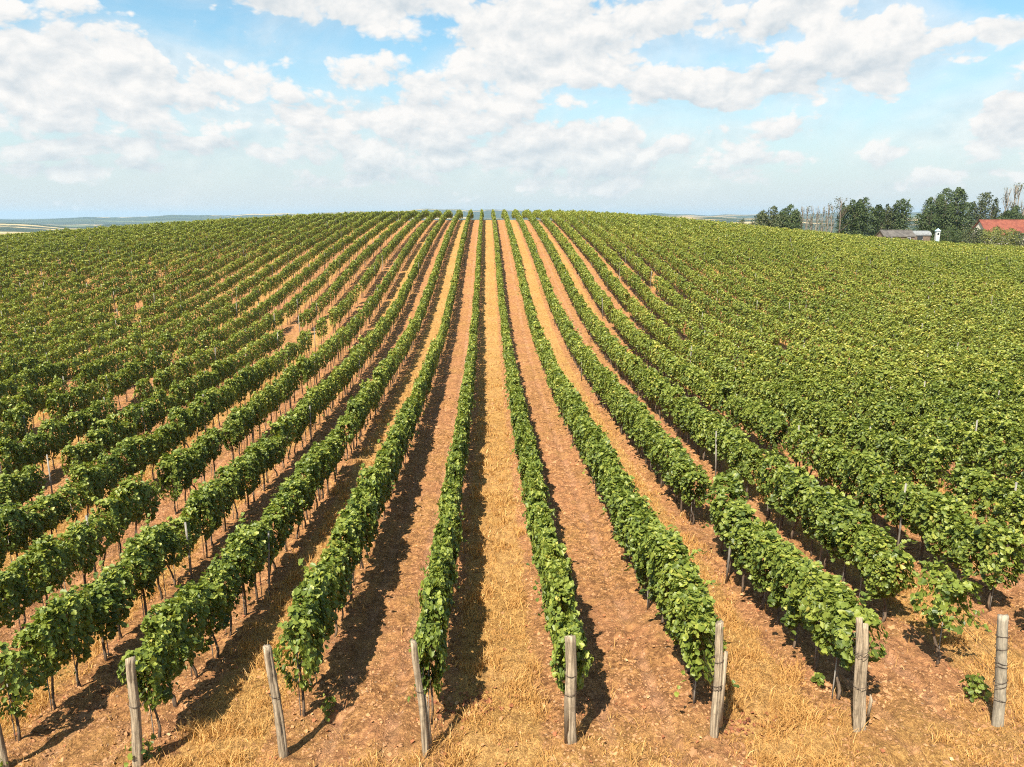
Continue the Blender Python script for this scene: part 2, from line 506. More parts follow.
M_GROUND = mat_ground()
M_COUNTRY = mat_country()
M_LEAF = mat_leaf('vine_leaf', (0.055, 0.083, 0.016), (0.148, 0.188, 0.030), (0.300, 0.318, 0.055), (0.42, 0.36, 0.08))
M_BARK = mat_wood('vine_bark', (0.06, 0.042, 0.030), (0.19, 0.135, 0.09), 22.0, 0.15)
M_POST = mat_wood('weathered_post', (0.15, 0.112, 0.075), (0.46, 0.36, 0.245), 26.0, 0.05, 0.9, 0.03)
M_POST_GREY = mat_wood('grey_post', (0.19, 0.162, 0.122), (0.37, 0.315, 0.235), 30.0, 0.15, 0.5, 0.015)
M_CRACK = mat_plain('post_crack', (0.05, 0.037, 0.026), 0.95)
M_WIRE = mat_plain('rusty_wire', (0.10, 0.075, 0.06), 0.5, 0.2, 20, 0.7)
M_STAKE = mat_wood('grey_stake', (0.15, 0.135, 0.115), (0.32, 0.29, 0.25), 20.0, 0.1, 0.3, 0.01)
M_STRAW = mat_leaf('straw', (0.26, 0.125, 0.040), (0.46, 0.250, 0.075), (0.60, 0.355, 0.120), (0.72, 0.48, 0.21), 0.25, 0.8)
M_CLOD = mat_plain('soil_clod', (0.36, 0.18, 0.078), 0.95, 0.35, 0.8)
M_DEADLEAF = mat_leaf('dead_leaf', (0.14, 0.045, 0.022), (0.30, 0.11, 0.045), (0.46, 0.24, 0.10), (0.58, 0.36, 0.18), 0.15, 0.8)


# ------------------------------------------------------------------ ground sheet
def axis(fine0, fine1, step, grow, lim0, lim1):
    a = [fine0]
    while a[-1] < fine1:
        a.append(a[-1] + step)
    s = step
    while a[-1] < lim1:
        s *= grow
        a.append(a[-1] + s)
    lo = []
    s = step
    x = fine0
    while x > lim0:
        s *= grow
        x -= s
        lo.append(x)
    return np.array(lo[::-1] + a)


def vnoise(x, y, s, seed):
    xi, yi = np.floor(x / s).astype(np.int64), np.floor(y / s).astype(np.int64)
    fx, fy = x / s - xi, y / s - yi
    fx, fy = fx * fx * (3 - 2 * fx), fy * fy * (3 - 2 * fy)

    def hsh(a, b):
        h = (a * 374761393 + b * 668265263 + seed * 974711) & 0xffffffff
        h = ((h ^ (h >> 13)) * 1274126177) & 0xffffffff
        return ((h ^ (h >> 16)) & 0xffff) / 65535.0
    return (hsh(xi, yi) * (1 - fx) + hsh(xi + 1, yi) * fx) * (1 - fy) + (hsh(xi, yi + 1) * (1 - fx) + hsh(xi + 1, yi + 1) * fx) * fy - 0.5


def relief(x, y):
    """clods, wheel ruts and the slight ridge under each row"""
    t = (x - ROW0) / PITCHX
    fr = t - np.floor(t)
    par = np.mod(np.floor(t), 2)
    dc = np.abs(fr - 0.5)
    z = 0.07 * sst(0.34, 0.5, dc) - 0.07
    z = z - 0.085 * par * np.exp(-((dc - 0.22) / 0.050) ** 2) + 0.035 * par * np.exp(-((dc - 0.30) / 0.03) ** 2)
    rough = 0.35 + 0.65 * np.maximum(par, sst(0.30, 0.40, dc))
    z = z + rough * (0.14 * vnoise(x, y, 0.42, 3) + 0.12 * vnoise(x, y, 0.21, 5))
    z = z + 0.10 * vnoise(x, y, 1.9, 9)
    near = sst(70, 30, y) * sst(-20, -5, y)
    near = near * sst(60, 30, np.abs(x))
    return z * np.clip(sst(80, 35, y), 0, 1) * sst(70, 35, np.abs(x))


xs = axis(-17.0, 17.0, 0.085, 1.035, -14000, 14000)
ys = axis(7.5, 27.0, 0.085, 1.030, -400, 15000)
gx, gy = np.meshgrid(xs, ys)
gz = ground(gx, gy) + relief(gx, gy)
nx, ny = len(xs), len(ys)
I = (np.arange(ny - 1)[:, None] * nx + np.arange(nx - 1)[None, :]).ravel()
quads = np.stack([I, I + 1, I + nx + 1, I + nx], 1)
cx = ((xs[:-1] + xs[1:]) / 2)[None, :].repeat(ny - 1, 0).ravel()
cy = ((ys[:-1] + ys[1:]) / 2)[:, None].repeat(nx - 1, 1).ravel()
infield = (cx > FIELD[0]) & (cx < FIELD[1]) & (cy > FIELD[2]) & (cy < FIELD[3])
gme = mesh_from('ground', np.stack([gx.ravel(), gy.ravel(), gz.ravel()], 1), quads.ravel(), np.full(len(quads), 4),
                [M_GROUND, M_COUNTRY], np.where(infield, 0, 1), True)
g = link('ground', gme)
g['kind'] = 'structure'


def gz_at(x, y):
    return float(ground(x, y) + relief(np.array([x]), np.array([y]))[0])


# ------------------------------------------------------------------ leaves
LEAF_O = np.array([(0, 0), (-0.10, 0.30), (0.22, 0.56), (0.40, 0.38), (0.66, 0.44), (1.0, 0.0),
                   (0.66, -0.44), (0.40, -0.38), (0.22, -0.56), (-0.10, -0.30)], float)


def leaf_set(pos, nrm, size, tint, rng, lobed=True, droop=0.5):
    """leaf blades at pos facing nrm, tips hanging; returns verts, flat faces, sizes, tint"""
    n = len(pos)
    nrm = nrm / np.linalg.norm(nrm, axis=1, keepdims=True)
    tip = rng.normal(size=(n, 3)) * 0.6 + np.array([0, 0, -droop])
    tip -= nrm * (tip * nrm).sum(1, keepdims=True)
    tip /= np.linalg.norm(tip, axis=1, keepdims=True) + 1e-9
    side = np.cross(nrm, tip)
    if lobed:
        o = LEAF_O
        px, py = o[:, 0] - 0.45, o[:, 1]
        fold = 0.30 * np.abs(py) - 0.16 * (px * px)
        idx = np.array([[0, 1, 2, 3, 4, 5], [0, 5, 6, 7, 8, 9]])
    else:
        px = np.array([-0.5, 0.05, 0.55, 0.05])
        py = np.array([0.0, 0.5, 0.0, -0.5])
        fold = 0.22 * np.abs(py)
        idx = np.array([[0, 1, 2, 3]])
    v = (pos[:, None, :] + size[:, None, None] * (px[None, :, None] * tip[:, None, :] + py[None, :, None] * side[:, None, :]
                                                  - fold[None, :, None] * -nrm[:, None, :]))
    k = len(px)
    f = (np.arange(n)[:, None, None] * k + idx[None]).reshape(-1)
    sz = np.full(n * len(idx), idx.shape[1])
    return v.reshape(-1, 3), f, sz, np.repeat(tint, k)


def crown_points(n, rng, L=0.56, W=0.41, z0=0.52, z1=1.95, full=1.0):
    """leaf positions and facing for one vine's curtain of foliage"""
    ph = rng.uniform(0, 6.28, 6)
    u = rng.uniform(-1, 1, n)
    h = rng.uniform(0, 1, n) ** 0.85
    ang_in = rng.uniform(0, 1, n)
    rad = np.where(ang_in < 0.72, rng.uniform(0.78, 1.06, n), rng.uniform(0.15, 0.8, n))
    s = np.where(rng.uniform(size=n) < 0.5, -1.0, 1.0)
    topf = rng.uniform(size=n) < 0.22
    prof = np.interp(h, [0, 0.10, 0.35, 0.7, 0.92, 1.0], [0.42, 0.70, 0.98, 1.0, 0.80, 0.45])
    lump = 1 + 0.20 * np.sin(u * 4.1 + ph[0] + h * 3) + 0.14 * np.sin(h * 8 + ph[1]) + 0.10 * np.sin(u * 9 + ph[2])
    y = u * L * (0.80 + 0.20 * np.sin(h * 5 + ph[3]))
    x = s * W * prof * lump * rad
    zt = z1 + 0.10 * np.sin(u * 3.3 + ph[4]) + 0.06 * np.sin(u * 8 + ph[5])
    zb = z0 + 0.12 * np.sin(u * 3 + ph[2]) + 0.22 * np.abs(u) ** 2
    z = zb + (zt - zb) * h
    x = np.where(topf, rng.uniform(-1, 1, n) * W * 0.75 * lump, x)
    z = np.where(topf, zt - rng.uniform(0, 0.10, n) + 0.02, z)
    # thin out to lumps when sparse
    if full < 1.0:
        keepv = 0.5 + 0.5 * np.sin(u * 7 + ph[0]) * np.sin(h * 7 + ph[1])
        keep = rng.uniform(size=n) < full * (0.5 + 0.8 * keepv)
    else:
        keep = np.ones(n, bool)
    nrm = np.stack([np.where(topf, rng.normal(0, 0.4, n), s * 0.9), u * 0.35, np.where(topf, 1.0, 0.50 + 0.2 * h)], 1)
    nrm += rng.normal(0, 0.42, (n, 3))
    pos = np.stack([x, y, z], 1)
    # upright shoots poking out of the top
    sh = []
    for _ in range(int(rng.integers(2, 5))):
        bx, by = rng.uniform(-0.22, 0.22), rng.uniform(-L, L)
        hh = rng.uniform(0.12, 0.36)
        k = int(7 + hh * 26)
        tt = np.linspace(0, 1, k)
        sh.append(np.stack([bx + rng.normal(0, .10) * tt + rng.normal(0, .035, k), by + rng.normal(0, .14) * tt + rng.normal(0, .035, k), z1 - 0.05 + hh * tt], 1))
    for _ in range(int(rng.integers(1, 4))):   # a shoot or two hanging into the alley
        sgn = rng.choice([-1, 1])
        by, bz = rng.uniform(-L, L), rng.uniform(0.9, 1.6)
        k = 6
        tt = np.linspace(0, 1, k)
        sh.append(np.stack([sgn * (W * 0.95 + 0.22 * tt) + rng.normal(0, .03, k), by + rng.normal(0, .2) * tt, bz - 0.2 * tt * tt + rng.normal(0, .03, k)], 1))
    pos, nrm = pos[keep], nrm[keep]
    for q in sh:
        m_ = max(2, int(len(q) * min(n / 760.0, 1.0) + 0.5))
        q = q[rng.choice(len(q), min(m_, len(q)), replace=False)]
        pos = np.concatenate([pos, q])
        nrm = np.concatenate([nrm, np.stack([rng.normal(0, .5, len(q)), rng.normal(0, .5, len(q)), np.full(len(q), 0.8)], 1)])
    return pos, nrm


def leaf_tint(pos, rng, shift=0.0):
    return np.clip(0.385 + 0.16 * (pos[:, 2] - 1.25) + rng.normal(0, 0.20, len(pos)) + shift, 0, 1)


def trunk_paths(rng):
    a = rng.normal(0, 0.04, 2)
    b = rng.normal(0, 0.06, 2)
    main = [(0, 0, -0.12), (a[0], a[1], 0.18), (b[0] * .5 + a[0], b[1], 0.45), (b[0], b[1] * 1.3, 0.75), (0.02, 0, 1.0)]
    arms = [[(0.02, 0, 0.92), (0, 0.2, 1.02), (0.02, 0.45, 1.0)], [(0.02, 0, 0.92), (0, -0.2, 1.03), (-0.02, -0.45, 0.99)]]
    return main, arms


# ------------------------------------------------------------------ which vines stand where
SPACING = 0.97
FIRST = {-3: 11.9, -2: 11.8, -1: 12.25, 0: 11.75, 1: 11.75, 2: 12.0, 3: 11.7, 4: 12.75}
GAPS = [  # row, from, to : places where vines are missing
    (3, 19.2, 20.9), (5, 13.4, 14.6), (6, 19.6, 21.2), (4, 21.5, 23.2), (5, 25.5, 26.6),
    (-5, 56, 64), (-6, 57, 65), (-6, 68, 74), (-5, 74, 79), (-4, 41.5, 42.6), (-7, 36, 39),
    (-8, 33, 35), (-9, 27, 29), (-6, 25.5, 27), (6, 70.5, 72.6), (5, 66, 67.6), (4, 13.3, 14.55), (9, 50, 53), (8, 82, 85)]
cp, sp_ = math.cos(PITCH), math.sin(PITCH)
cyw, syw = math.cos(YAW), math.sin(YAW)


def project(x, y, z):
    dx, dy, dz = x, y, z - CAM_Z
    rx = dx * cyw - dy * syw
    ry = dx * syw + dy * cyw
    fw = ry * cp - dz * sp_
    up = ry * sp_ + dz * cp
    return 512 + F_PX * rx / fw, 383.5 - F_PX * up / fw, fw


rows = range(-60, 61)
VX, VY, VK, VN = [], [], [], []
for k in rows:
    x = ROW0 + PITCHX * k
    y0 = FIRST.get(k, 12.0 if k < 5 else 11.8)
    n = int((184.0 - y0) / SPACING)
    y = y0 + np.arange(n) * SPACING + RNG.normal(0, 0.05, n)
    y[0] = y0
    ok = np.ones(n, bool)
    miss = RNG.uniform(size=n)
    clus = vnoise(np.full(n, x), y, 6.0, 31) + 0.5
    base = 0.010 if -3 <= k <= 4 else (0.045 if k < 0 else 0.020)
    ok &= (y < 24) & (k >= -3) & (k <= 4) | ~(miss < base * (0.3 + 2.6 * np.clip(clus - 0.45, 0, 1)))
    for (gk, a, b) in GAPS:
        if gk == k:
            ok &= ~((y > a) & (y < b) & ((b - a < 4) | (miss < 0.62)))
    if k in FIRST:
        ok[0] = True
    VX.append(x + RNG.normal(0, 0.035, n)[ok])
    VY.append(y[ok])
    VK.append(np.full(ok.sum(), k))
    VN.append(np.arange(n)[ok])
VX, VY, VK, VN = map(np.concatenate, (VX, VY, VK, VN))
VZ = ground(VX, VY) + relief(VX, VY)
U, Vv, DEP = project(VX, VY, VZ + 1.2)
vis = (DEP > 6) & (np.abs(U - 512) < 512 + 4.5 * F_PX / DEP) & (Vv < 767 + 2.5 * F_PX / DEP)
inside = vis & (np.abs(U - 512) < 512 + 0.3 * F_PX / DEP) & (Vv < 767 + 0.4 * F_PX / DEP)
order = np.argsort(np.where(inside, DEP, 1e9))
near_ids = order[:300]
is_near = np.zeros(len(VX), bool)
is_near[near_ids] = True

ROWSAY = {-3: 'row behind the post at the lower left corner', -2: 'row behind the thick straight left post',
          -1: 'row behind the knobbly leaning post', 0: 'row behind the slender leaning post',
          1: 'row behind the stout post', 2: 'row behind the notched post',
          3: 'row behind the split double post', 4: 'row behind the grey wire-wrapped post'}
ORD = ['', 'first', 'second', 'third', 'fourth', 'fifth', 'sixth', 'seventh', 'eighth', 'ninth', 'tenth', 'eleventh', 'twelfth']


def nth(i):
    if i < len(ORD):
        return ORD[i]
    return '%d%s' % (i, 'th' if 10 <= i % 100 <= 20 else {1: 'st', 2: 'nd', 3: 'rd'}.get(i % 10, 'th'))


def rowsay(k):
    if k in ROWSAY:
        return ROWSAY[k]
    if k < 0:
        return '%s row left of the lower left corner post' % nth(-3 - k)
    return '%s row right of the grey wire-wrapped post' % nth(k - 4)


# near vines: eleven shapes, each later one a copy
PROTO = []
for i in range(12):
    r = np.random.default_rng(100 + i)
    sparse = i >= 10
    p, nn = crown_points(1300 if not sparse else 900, r, L=0.60, W=r.uniform(0.24, 0.31) if not sparse else 0.34,
                         z0=r.uniform(0.58, 0.76), z1=r.uniform(1.86, 2.02) if not sparse else 1.78, full=1.0 if not sparse else 0.78)
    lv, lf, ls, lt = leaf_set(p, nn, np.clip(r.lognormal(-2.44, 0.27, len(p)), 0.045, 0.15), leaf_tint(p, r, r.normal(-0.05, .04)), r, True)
    fm = mesh_from('foliage', lv, lf, ls, [M_LEAF], None, False, {'tint': lt})
    mb = MB()
    main, arms = trunk_paths(r)
    mb.tube(main, [0.034, 0.030, 0.027, 0.026, 0.022], 7, 0, 0.15, r)
    for a in arms:
        mb.tube(a, [0.018, 0.015, 0.010], 6, 0, 0.1, r)
    tm = mb.mesh('trunk', [M_BARK], True)
    sb = MB()
    sx, sy = r.normal(0.05, 0.02), r.normal(0.05, 0.03)
    sb.tube([(sx, sy, -0.1), (sx + r.normal(0, .01), sy, 0.5), (sx + r.normal(0, .02), sy, 1.25)], 0.011, 6)
    sm = sb.mesh('stake', [M_STAKE], True)
    PROTO.append((fm, tm, sm))

proto_obj = {}
rowcount = {}
nl = sorted(near_ids, key=lambda q: (VK[q], VY[q]))
rr = np.random.default_rng(5)
GROUP_V = 'grapevines standing in rows in the near part of the vineyard'
for q in nl:
    k = int(VK[q])
    rowcount[k] = rowcount.get(k, 0) + 1
    c = rowcount[k]
    sparse = (k == 4 and VN[q] <= 1) or rr.uniform() < 0.035
    pi = int(rr.integers(10, 12)) if sparse else int(rr.integers(0, 10))
    sc = rr.uniform(0.93, 1.08)
    desc = 'sparse grapevine' if sparse else 'leafy green grapevine'
    lab = '%s, %s in the %s' % (desc, nth(c), rowsay(k))
    if pi in proto_obj:
        src = proto_obj[pi]
        root = src.copy()
        COL.objects.link(root)
        for ch in src.children:
            cc = ch.copy()
            COL.objects.link(cc)
            cc.parent = root
    else:
        root = thing('grapevine', lab, 'grapevine')
        fm, tm, sm = PROTO[pi]
        link('trunk', tm, root)
        link('foliage', fm, root)
        link('stake', sm, root)
        proto_obj[pi] = root
    tag(root, lab, 'grapevine', GROUP_V)
    root.location = (VX[q], VY[q], VZ[q])
    root.rotation_euler = (0, 0, (math.pi if rr.uniform() < 0.5 else 0.0) + rr.normal(0, 0.10))
    wide = {-1: 0.84, 0: 0.72, 1: 0.80}.get(k, 0.94) if k <= 1 else min(1.0 + 0.04 * (k - 1), 1.1)
    root.scale = (sc * wide * rr.uniform(0.92, 1.1), rr.uniform(0.95, 1.08) * (0.86 if k <= -2 else 1.0), sc * (rr.uniform(0.86, 1.06) if k <= -2 else rr.uniform(0.96, 1.04)))

# all the further vines as one mass of foliage and trunks
LODS = [(0, 46, 760, 0.108), (46, 75, 420, 0.145), (75, 115, 290, 0.165), (115, 400, 220, 0.185)]
LV, LF, LS, LT, LM = [], [], [], [], []
voff = 0


def push(v, f, s, t, mi):
    global voff
    LV.append(v)
    LF.append(f + voff)
    LS.append(s)
    LT.append(t)
    LM.append(np.full(len(s), mi))
    voff += len(v)


rest = vis & ~is_near
for (d0, d1, nlv, size) in LODS:
    protos = []
    for i in range(10):
        r = np.random.default_rng(int(900 + i + d0))
        p, nn = crown_points(nlv, r, L=0.60, W=r.uniform(0.24, 0.31), z0=r.uniform(0.58, 0.76), z1=r.uniform(1.84, 2.0), full=1.0 if i < 9 else 0.6)
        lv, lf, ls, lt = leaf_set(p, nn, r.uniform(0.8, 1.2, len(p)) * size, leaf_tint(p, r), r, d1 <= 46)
        mb = MB()
        main, arms = trunk_paths(r)
        mb.tube([main[0], main[2], main[4]], [0.035, 0.03, 0.024], 4, caps=False)
        if d1 <= 75:
            mb.tube([(0.06, 0.05, -0.1), (0.06, 0.05, 1.2)], 0.012, 4, caps=False)
        tf = np.array([j for qd in mb.f for j in qd])
        protos.append((lv, lf, ls, lt, np.array(mb.v), tf, np.full(len(mb.f), 4)))
    ids = np.where(rest & (DEP >= d0) & (DEP < d1))[0]
    pick = RNG.integers(0, 10, len(ids))
    for i in range(10):
        sel = ids[pick == i]
        if not len(sel):
            continue
        lv, lf, ls, lt, tv, tf, ts = protos[i]
        nS = len(sel)
        flip = np.where(RNG.uniform(size=nS) < 0.5, -1.0, 1.0)
        wide = np.where(VK[sel] > 1, np.clip(1.0 + 0.04 * (VK[sel] - 1), 1, 1.14), np.where(VK[sel] < -3, 0.82, np.where(VK[sel] < -1, 0.92, np.where(VK[sel] == 0, 0.78, 0.85))))
        scz = RNG.uniform(0.90, 1.08, nS)
        scx = RNG.uniform(0.85, 1.12, nS) * wide
        shift = RNG.normal(0, 0.06, nS) + 0.16 * vnoise(VX[sel], VY[sel], 14.0, 71) + 0.12 * vnoise(VX[sel], VY[sel], 5.0, 72) + np.where(VK[sel] > 4, 0.09, 0.04)
        left_ = VK[sel] <= -2
        scy = np.where(left_, RNG.uniform(0.78, 0.98, nS), 1.0)
        scz = np.where(left_, scz * RNG.uniform(0.90, 1.04, nS), scz)
        for (v, f, s, tt, mi) in ((lv, lf, ls, lt, 0), (tv, tf, ts, np.zeros(len(tv)), 1)):
            if mi == 1 and d0 >= 115:
                continue
            P = np.empty((nS, len(v), 3))
            P[:, :, 0] = v[None, :, 0] * (flip * scx)[:, None] + VX[sel][:, None]
            P[:, :, 1] = v[None, :, 1] * (flip * scy)[:, None] + VY[sel][:, None]
            P[:, :, 2] = v[None, :, 2] * scz[:, None] + VZ[sel][:, None]
            F = (f[None, :] + (np.arange(nS) * len(v))[:, None]).ravel()
            push(P.reshape(-1, 3), F, np.tile(s, nS), np.clip(tt[None, :] + shift[:, None], 0, 1).ravel(), mi)
vm = mesh_from('grapevine_rows', np.concatenate(LV), np.concatenate(LF), np.concatenate(LS), [M_LEAF, M_BARK],
               np.concatenate(LM), False, {'tint': np.concatenate(LT)})
vo = link('grapevine_rows', vm)
vo['kind'] = 'stuff'
vo['label'] = 'green grapevine rows running up and over the hill'
del LV, LF, LS, LT, LM


# ------------------------------------------------------------------ end posts
def make_post(name_label, x, y, h, rad, lean, seed, style):
    r = np.random.default_rng(seed)
    z = gz_at(x, y)
    o = thing('end_post', name_label, 'wooden post', (x, y, z), 0, 'weathered end posts at the front of the rows')
    mat = M_POST_GREY if style == 'wire' else M_POST
    n, seg = 22, 26
    kn = [(r.uniform(0.2, h), r.uniform(0, 6.28), r.uniform(0.006, 0.016)) for _ in range(6)]
    ph = r.uniform(0, 6.28, 4)

    def pole(cx, cy, R0, hh, ovx, ovy, cracks):
        vs, fs, mis = [], [], []
        for i in range(seg + 1):
            t = i / seg
            zz = -0.25 + (hh + 0.25) * t
            lx = lean[0] * max(zz, 0) / h + 0.012 * math.sin(zz * 3.1 + ph[0])
            ly = lean[1] * max(zz, 0) / h + 0.010 * math.sin(zz * 2.3 + ph[1])
            for k in range(n):
                a = 2 * math.pi * k / n
                q = R0 * (1.06 - 0.14 * t) * (1 + 0.05 * math.sin(2 * a + ph[2]) + 0.035 * math.sin(5 * a + zz * 1.5 + ph[3])) + r.normal(0, 0.0018)
                for (kz, ka, kh) in kn:
                    q += kh * math.exp(-((zz - kz) / 0.06) ** 2 - (((a - ka + math.pi) % (2 * math.pi) - math.pi) / 0.5) ** 2)
                for (ca, cd_, c0, c1) in cracks:
                    if c0 < zz < c1:
                        q -= cd_ * math.exp(-(((a - ca - 0.12 * math.sin(zz * 4) + math.pi) % (2 * math.pi) - math.pi) / 0.16) ** 2)
                zt = zz + (0.03 * math.cos(a + ph[1]) + r.normal(0, 0.008) if i == seg else 0)
                vs.append((cx + lx + q * ovx * math.cos(a), cy + ly + q * ovy * math.sin(a), zt))
        for i in range(seg):
            for k in range(n):
                k2 = (k + 1) % n
                fs.append([i * n + k, i * n + k2, (i + 1) * n + k2, (i + 1) * n + k])
        vs.append((cx + lean[0] * hh / h, cy + lean[1] * hh / h, hh + 0.012))
        for k in range(n):
            fs.append([seg * n + k, seg * n + (k + 1) % n, len(vs) - 1])
        return vs, fs

    mb = MB()
    crk = [(-math.pi / 2 + r.uniform(-.6, .6), 0.026, 0.2, h), (r.uniform(-2.4, -0.7), 0.015, 0.5, h * 0.9), (r.uniform(0, 3), 0.02, 0.3, h)]
    if style == 'double':
        a = pole(-rad * 0.62, 0.0, rad * 0.70, h, 1.0, 1.15, crk)
        b = pole(rad * 0.66, 0.01, rad * 0.66, h * 0.95, 1.0, 1.2, [])
        mb.add(*a)
        mb.add(*b)
        mb.tube([(rad * 1.3, -0.02, 0.3), (rad * 1.55, -0.03, 0.62), (rad * 1.25, -0.02, 0.72)], [0.03, 0.028, 0.01], 7, 0, 0.1, r)
    elif style == 'notched':
        mb.add(*pole(0, 0, rad, h, 0.92, 1.1, crk))
        mb.tube([(rad * 0.9, -0.01, 0.2), (rad * 1.05, -0.01, 1.0), (rad * 1.1, -0.02, h * 0.76)], [0.045, 0.042, 0.03], 8, 0, 0.1, r)
    elif style == 'stout':
        mb.add(*pole(0, 0, rad, h, 1.08, 1.0, crk))
        mb.tube([(-rad * 0.95, -0.02, 0.0), (-rad * 1.0, -0.02, 0.8), (-rad * 0.92, -0.02, h * 0.68)], [0.045, 0.05, 0.03], 8, 0, 0.1, r)
    elif style == 'split':
        mb.add(*pole(0, 0, rad, h, 0.85, 1.15, crk))
        mb.tube([(rad * 1.1, 0.06, -0.1), (rad * 1.15 + lean[0] * .3, 0.06, 0.5), (rad * 0.95 + lean[0] * .5, 0.05, h * 0.52)], [0.04, 0.042, 0.028], 8, 0, 0.1, r)
    elif style == 'wire':
        mb.add(*pole(0, 0, rad, h, 1.0, 1.0, []))
    else:
        mb.add(*pole(0, 0, rad, h, 1.0, 1.0, crk))
    link('shaft', mb.mesh('shaft', [mat], True), o)
    heights = {'wire': [0.55, 0.83, 0.9, 1.18, 1.26, 1.55, 1.75], 'double': [0.9, 1.5, 1.56], 'stout': [0.95, 1.35], 'split': [1.25],
               'notched': [0.95, 1.0, 1.5]}.get(style, [1.2])
    wb = MB()
    rw = rad * (1.42 if style == 'double' else 1.12) + 0.006
    for hz in heights:
        lx, ly = lean[0] * hz / h, lean[1] * hz / h
        ring = [(lx + rw * 1.03 * math.cos(t), ly + rw * math.sin(t), hz + 0.03 * math.sin(t + hz * 9)) for t in np.linspace(0, 2 * math.pi, 17)]
        wb.tube(ring, 0.0055, 5)
        # the strand that runs back to the first vine
        wb.tube([(lx + rw * 0.3, ly + rw, hz), (lx * 0.6, 0.75, hz + 0.01), (0, 1.5, min(hz, 1.5))], 0.0035, 4)
    link('wire', wb.mesh('wire', [M_WIRE], True), o)
    return o


POSTS = [
    (-3, 'straight wooden post cut by the lower left corner of the picture', 11.30, 2.08, 0.072, (-0.12, 0.02), 'plain'),
    (-2, 'thick straight grey wooden post at the front left, beside bushy dark vines', 11.20, 2.08, 0.078, (0.10, 0.02), 'plain'),
    (-1, 'knobbly brown wooden post leaning left, beside golden dry grass', 11.25, 2.10, 0.078, (-0.14, 0.0), 'plain'),
    (0, 'slender split wooden post leaning left at the golden grass strip', 10.95, 2.12, 0.068, (-0.15, 0.02), 'split'),
    (1, 'stout upright wooden post with cracked bark and flat top', 11.10, 2.03, 0.088, (-0.06, 0.0), 'stout'),
    (2, 'notched wooden post with a second half strapped to its side', 11.05, 2.18, 0.074, (-0.04, 0.02), 'notched'),
    (3, 'split double wooden post of two halves wired together', 10.95, 2.14, 0.080, (-0.17, 0.03), 'double'),
    (4, 'straight grey post wrapped in several turns of wire', 11.00, 2.13, 0.084, (-0.22, 0.02), 'wire')]
for i, (k, lab, y, h, rad, lean, st) in enumerate(POSTS):
    make_post(lab, ROW0 + PITCHX * k + (0.16 if k == -3 else 0.0), y - 0.13, h, rad, lean, 40 + i, st)

# ------------------------------------------------------------------ trellis stakes inside the rows
SKX, SKY_, SKK = [], [], []
r = np.random.default_rng(77)
for k in range(-52, 53):
    y = FIRST.get(k, 12.0) + r.uniform(4.5, 7.5)
    while y < 178:
        SKX.append(ROW0 + PITCHX * k + r.normal(0, 0.03) + (0.25 if k < 0 else -0.25) * (r.uniform() < 0.18))
        SKY_.append(y)
        SKK.append(k)
        y += r.uniform(6.3, 8.0)
SKX, SKY_, SKK = map(np.array, (SKX, SKY_, SKK))
SKZ = ground(SKX, SKY_) + relief(SKX, SKY_)
u, v, d = project(SKX, SKY_, SKZ + 1.9)
ok = (d > 5) & (np.abs(u - 512) < 520) & (v < 767)
SKX, SKY_, SKK, SKZ, d = SKX[ok], SKY_[ok], SKK[ok], SKZ[ok], d[ok]
o_ = np.argsort(d)
nearS = sorted(o_[:300], key=lambda q: (SKK[q], SKY_[q]))
mb = MB()
mb.tube([(0, 0, -0.2), (0.005, 0.0, 1.0), (0.0, 0.005, 2.02)], [0.030, 0.028, 0.026], 8)
stake_me = mb.mesh('trellis_stake', [M_STAKE], True)
cnt = {}
first = None
for q in nearS:
    k = int(SKK[q])
    cnt[k] = cnt.get(k, 0) + 1
    if first is None:
        o = first = link('trellis_stake', stake_me)
    else:
        o = first.copy()
        COL.objects.link(o)
    o.location = (SKX[q], SKY_[q], SKZ[q])
    o.rotation_euler = (r.normal(0, 0.025), r.normal(0, 0.025), r.uniform(0, 6))
    o.scale = (1, 1, r.uniform(0.94, 1.06) * (0.86 if -3 <= k <= 3 else 1.0))
    tag(o, 'thin grey trellis stake, %s in the %s' % (nth(cnt[k]), rowsay(k)), 'stake', 'thin grey trellis stakes inside the vine rows')
farS = o_[300:]
mb = MB()
for q in farS:
    a, b = r.normal(0, 0.05, 2)
    hh = r.uniform(1.9, 2.25)
    mb.tube([(SKX[q], SKY_[q], SKZ[q] - 0.1), (SKX[q] + a, SKY_[q] + b, SKZ[q] + hh)], 0.034, 4)
if len(farS):
    so = link('trellis_stakes', mb.mesh('trellis_stakes', [M_STAKE]))
    so['kind'] = 'stuff'
    so['label'] = 'thin grey trellis stakes showing above the far vine rows'


# ------------------------------------------------------------------ dry grass, clods, fallen leaves
def strip_info(x):
    t = (x - ROW0) / PITCHX
    return np.mod(np.floor(t), 2), np.abs(t - np.floor(t) - 0.5)


r = np.random.default_rng(21)
N = 900000
yy = 8.2 + (r.uniform(size=N) ** 1.5) * 52
xx = r.uniform(-1, 1, N) * (yy * 0.72 + 4)
par, dc = strip_info(xx)
pn = vnoise(xx, yy, 0.8, 41) + 0.5
pn2 = vnoise(xx, yy, 0.25, 43) + 0.5
p = np.where(par < 0.5, sst(0.42, 0.28, dc + 0.25 * (pn - 0.5)) * (0.45 + 0.8 * pn2), 0.06 * sst(0.55, 0.8, pn))
hd = sst(12.2, 10.4, yy + 2.0 * (pn - 0.5))
p = np.maximum(p, hd * 0.75 * sst(0.30, 0.6, pn) * (0.4 + 0.8 * pn2))
keep = r.uniform(size=N) < p * np.clip(13.0 / yy, 0.25, 1) * sst(62, 40, yy) * 0.9 * (0.25 + 1.1 * sst(0.35, 0.65, vnoise(xx, yy, 0.33, 47) + 0.5))
xx, yy = xx[keep], yy[keep]
n = len(xx)
zz = ground(xx, yy) + relief(xx, yy)
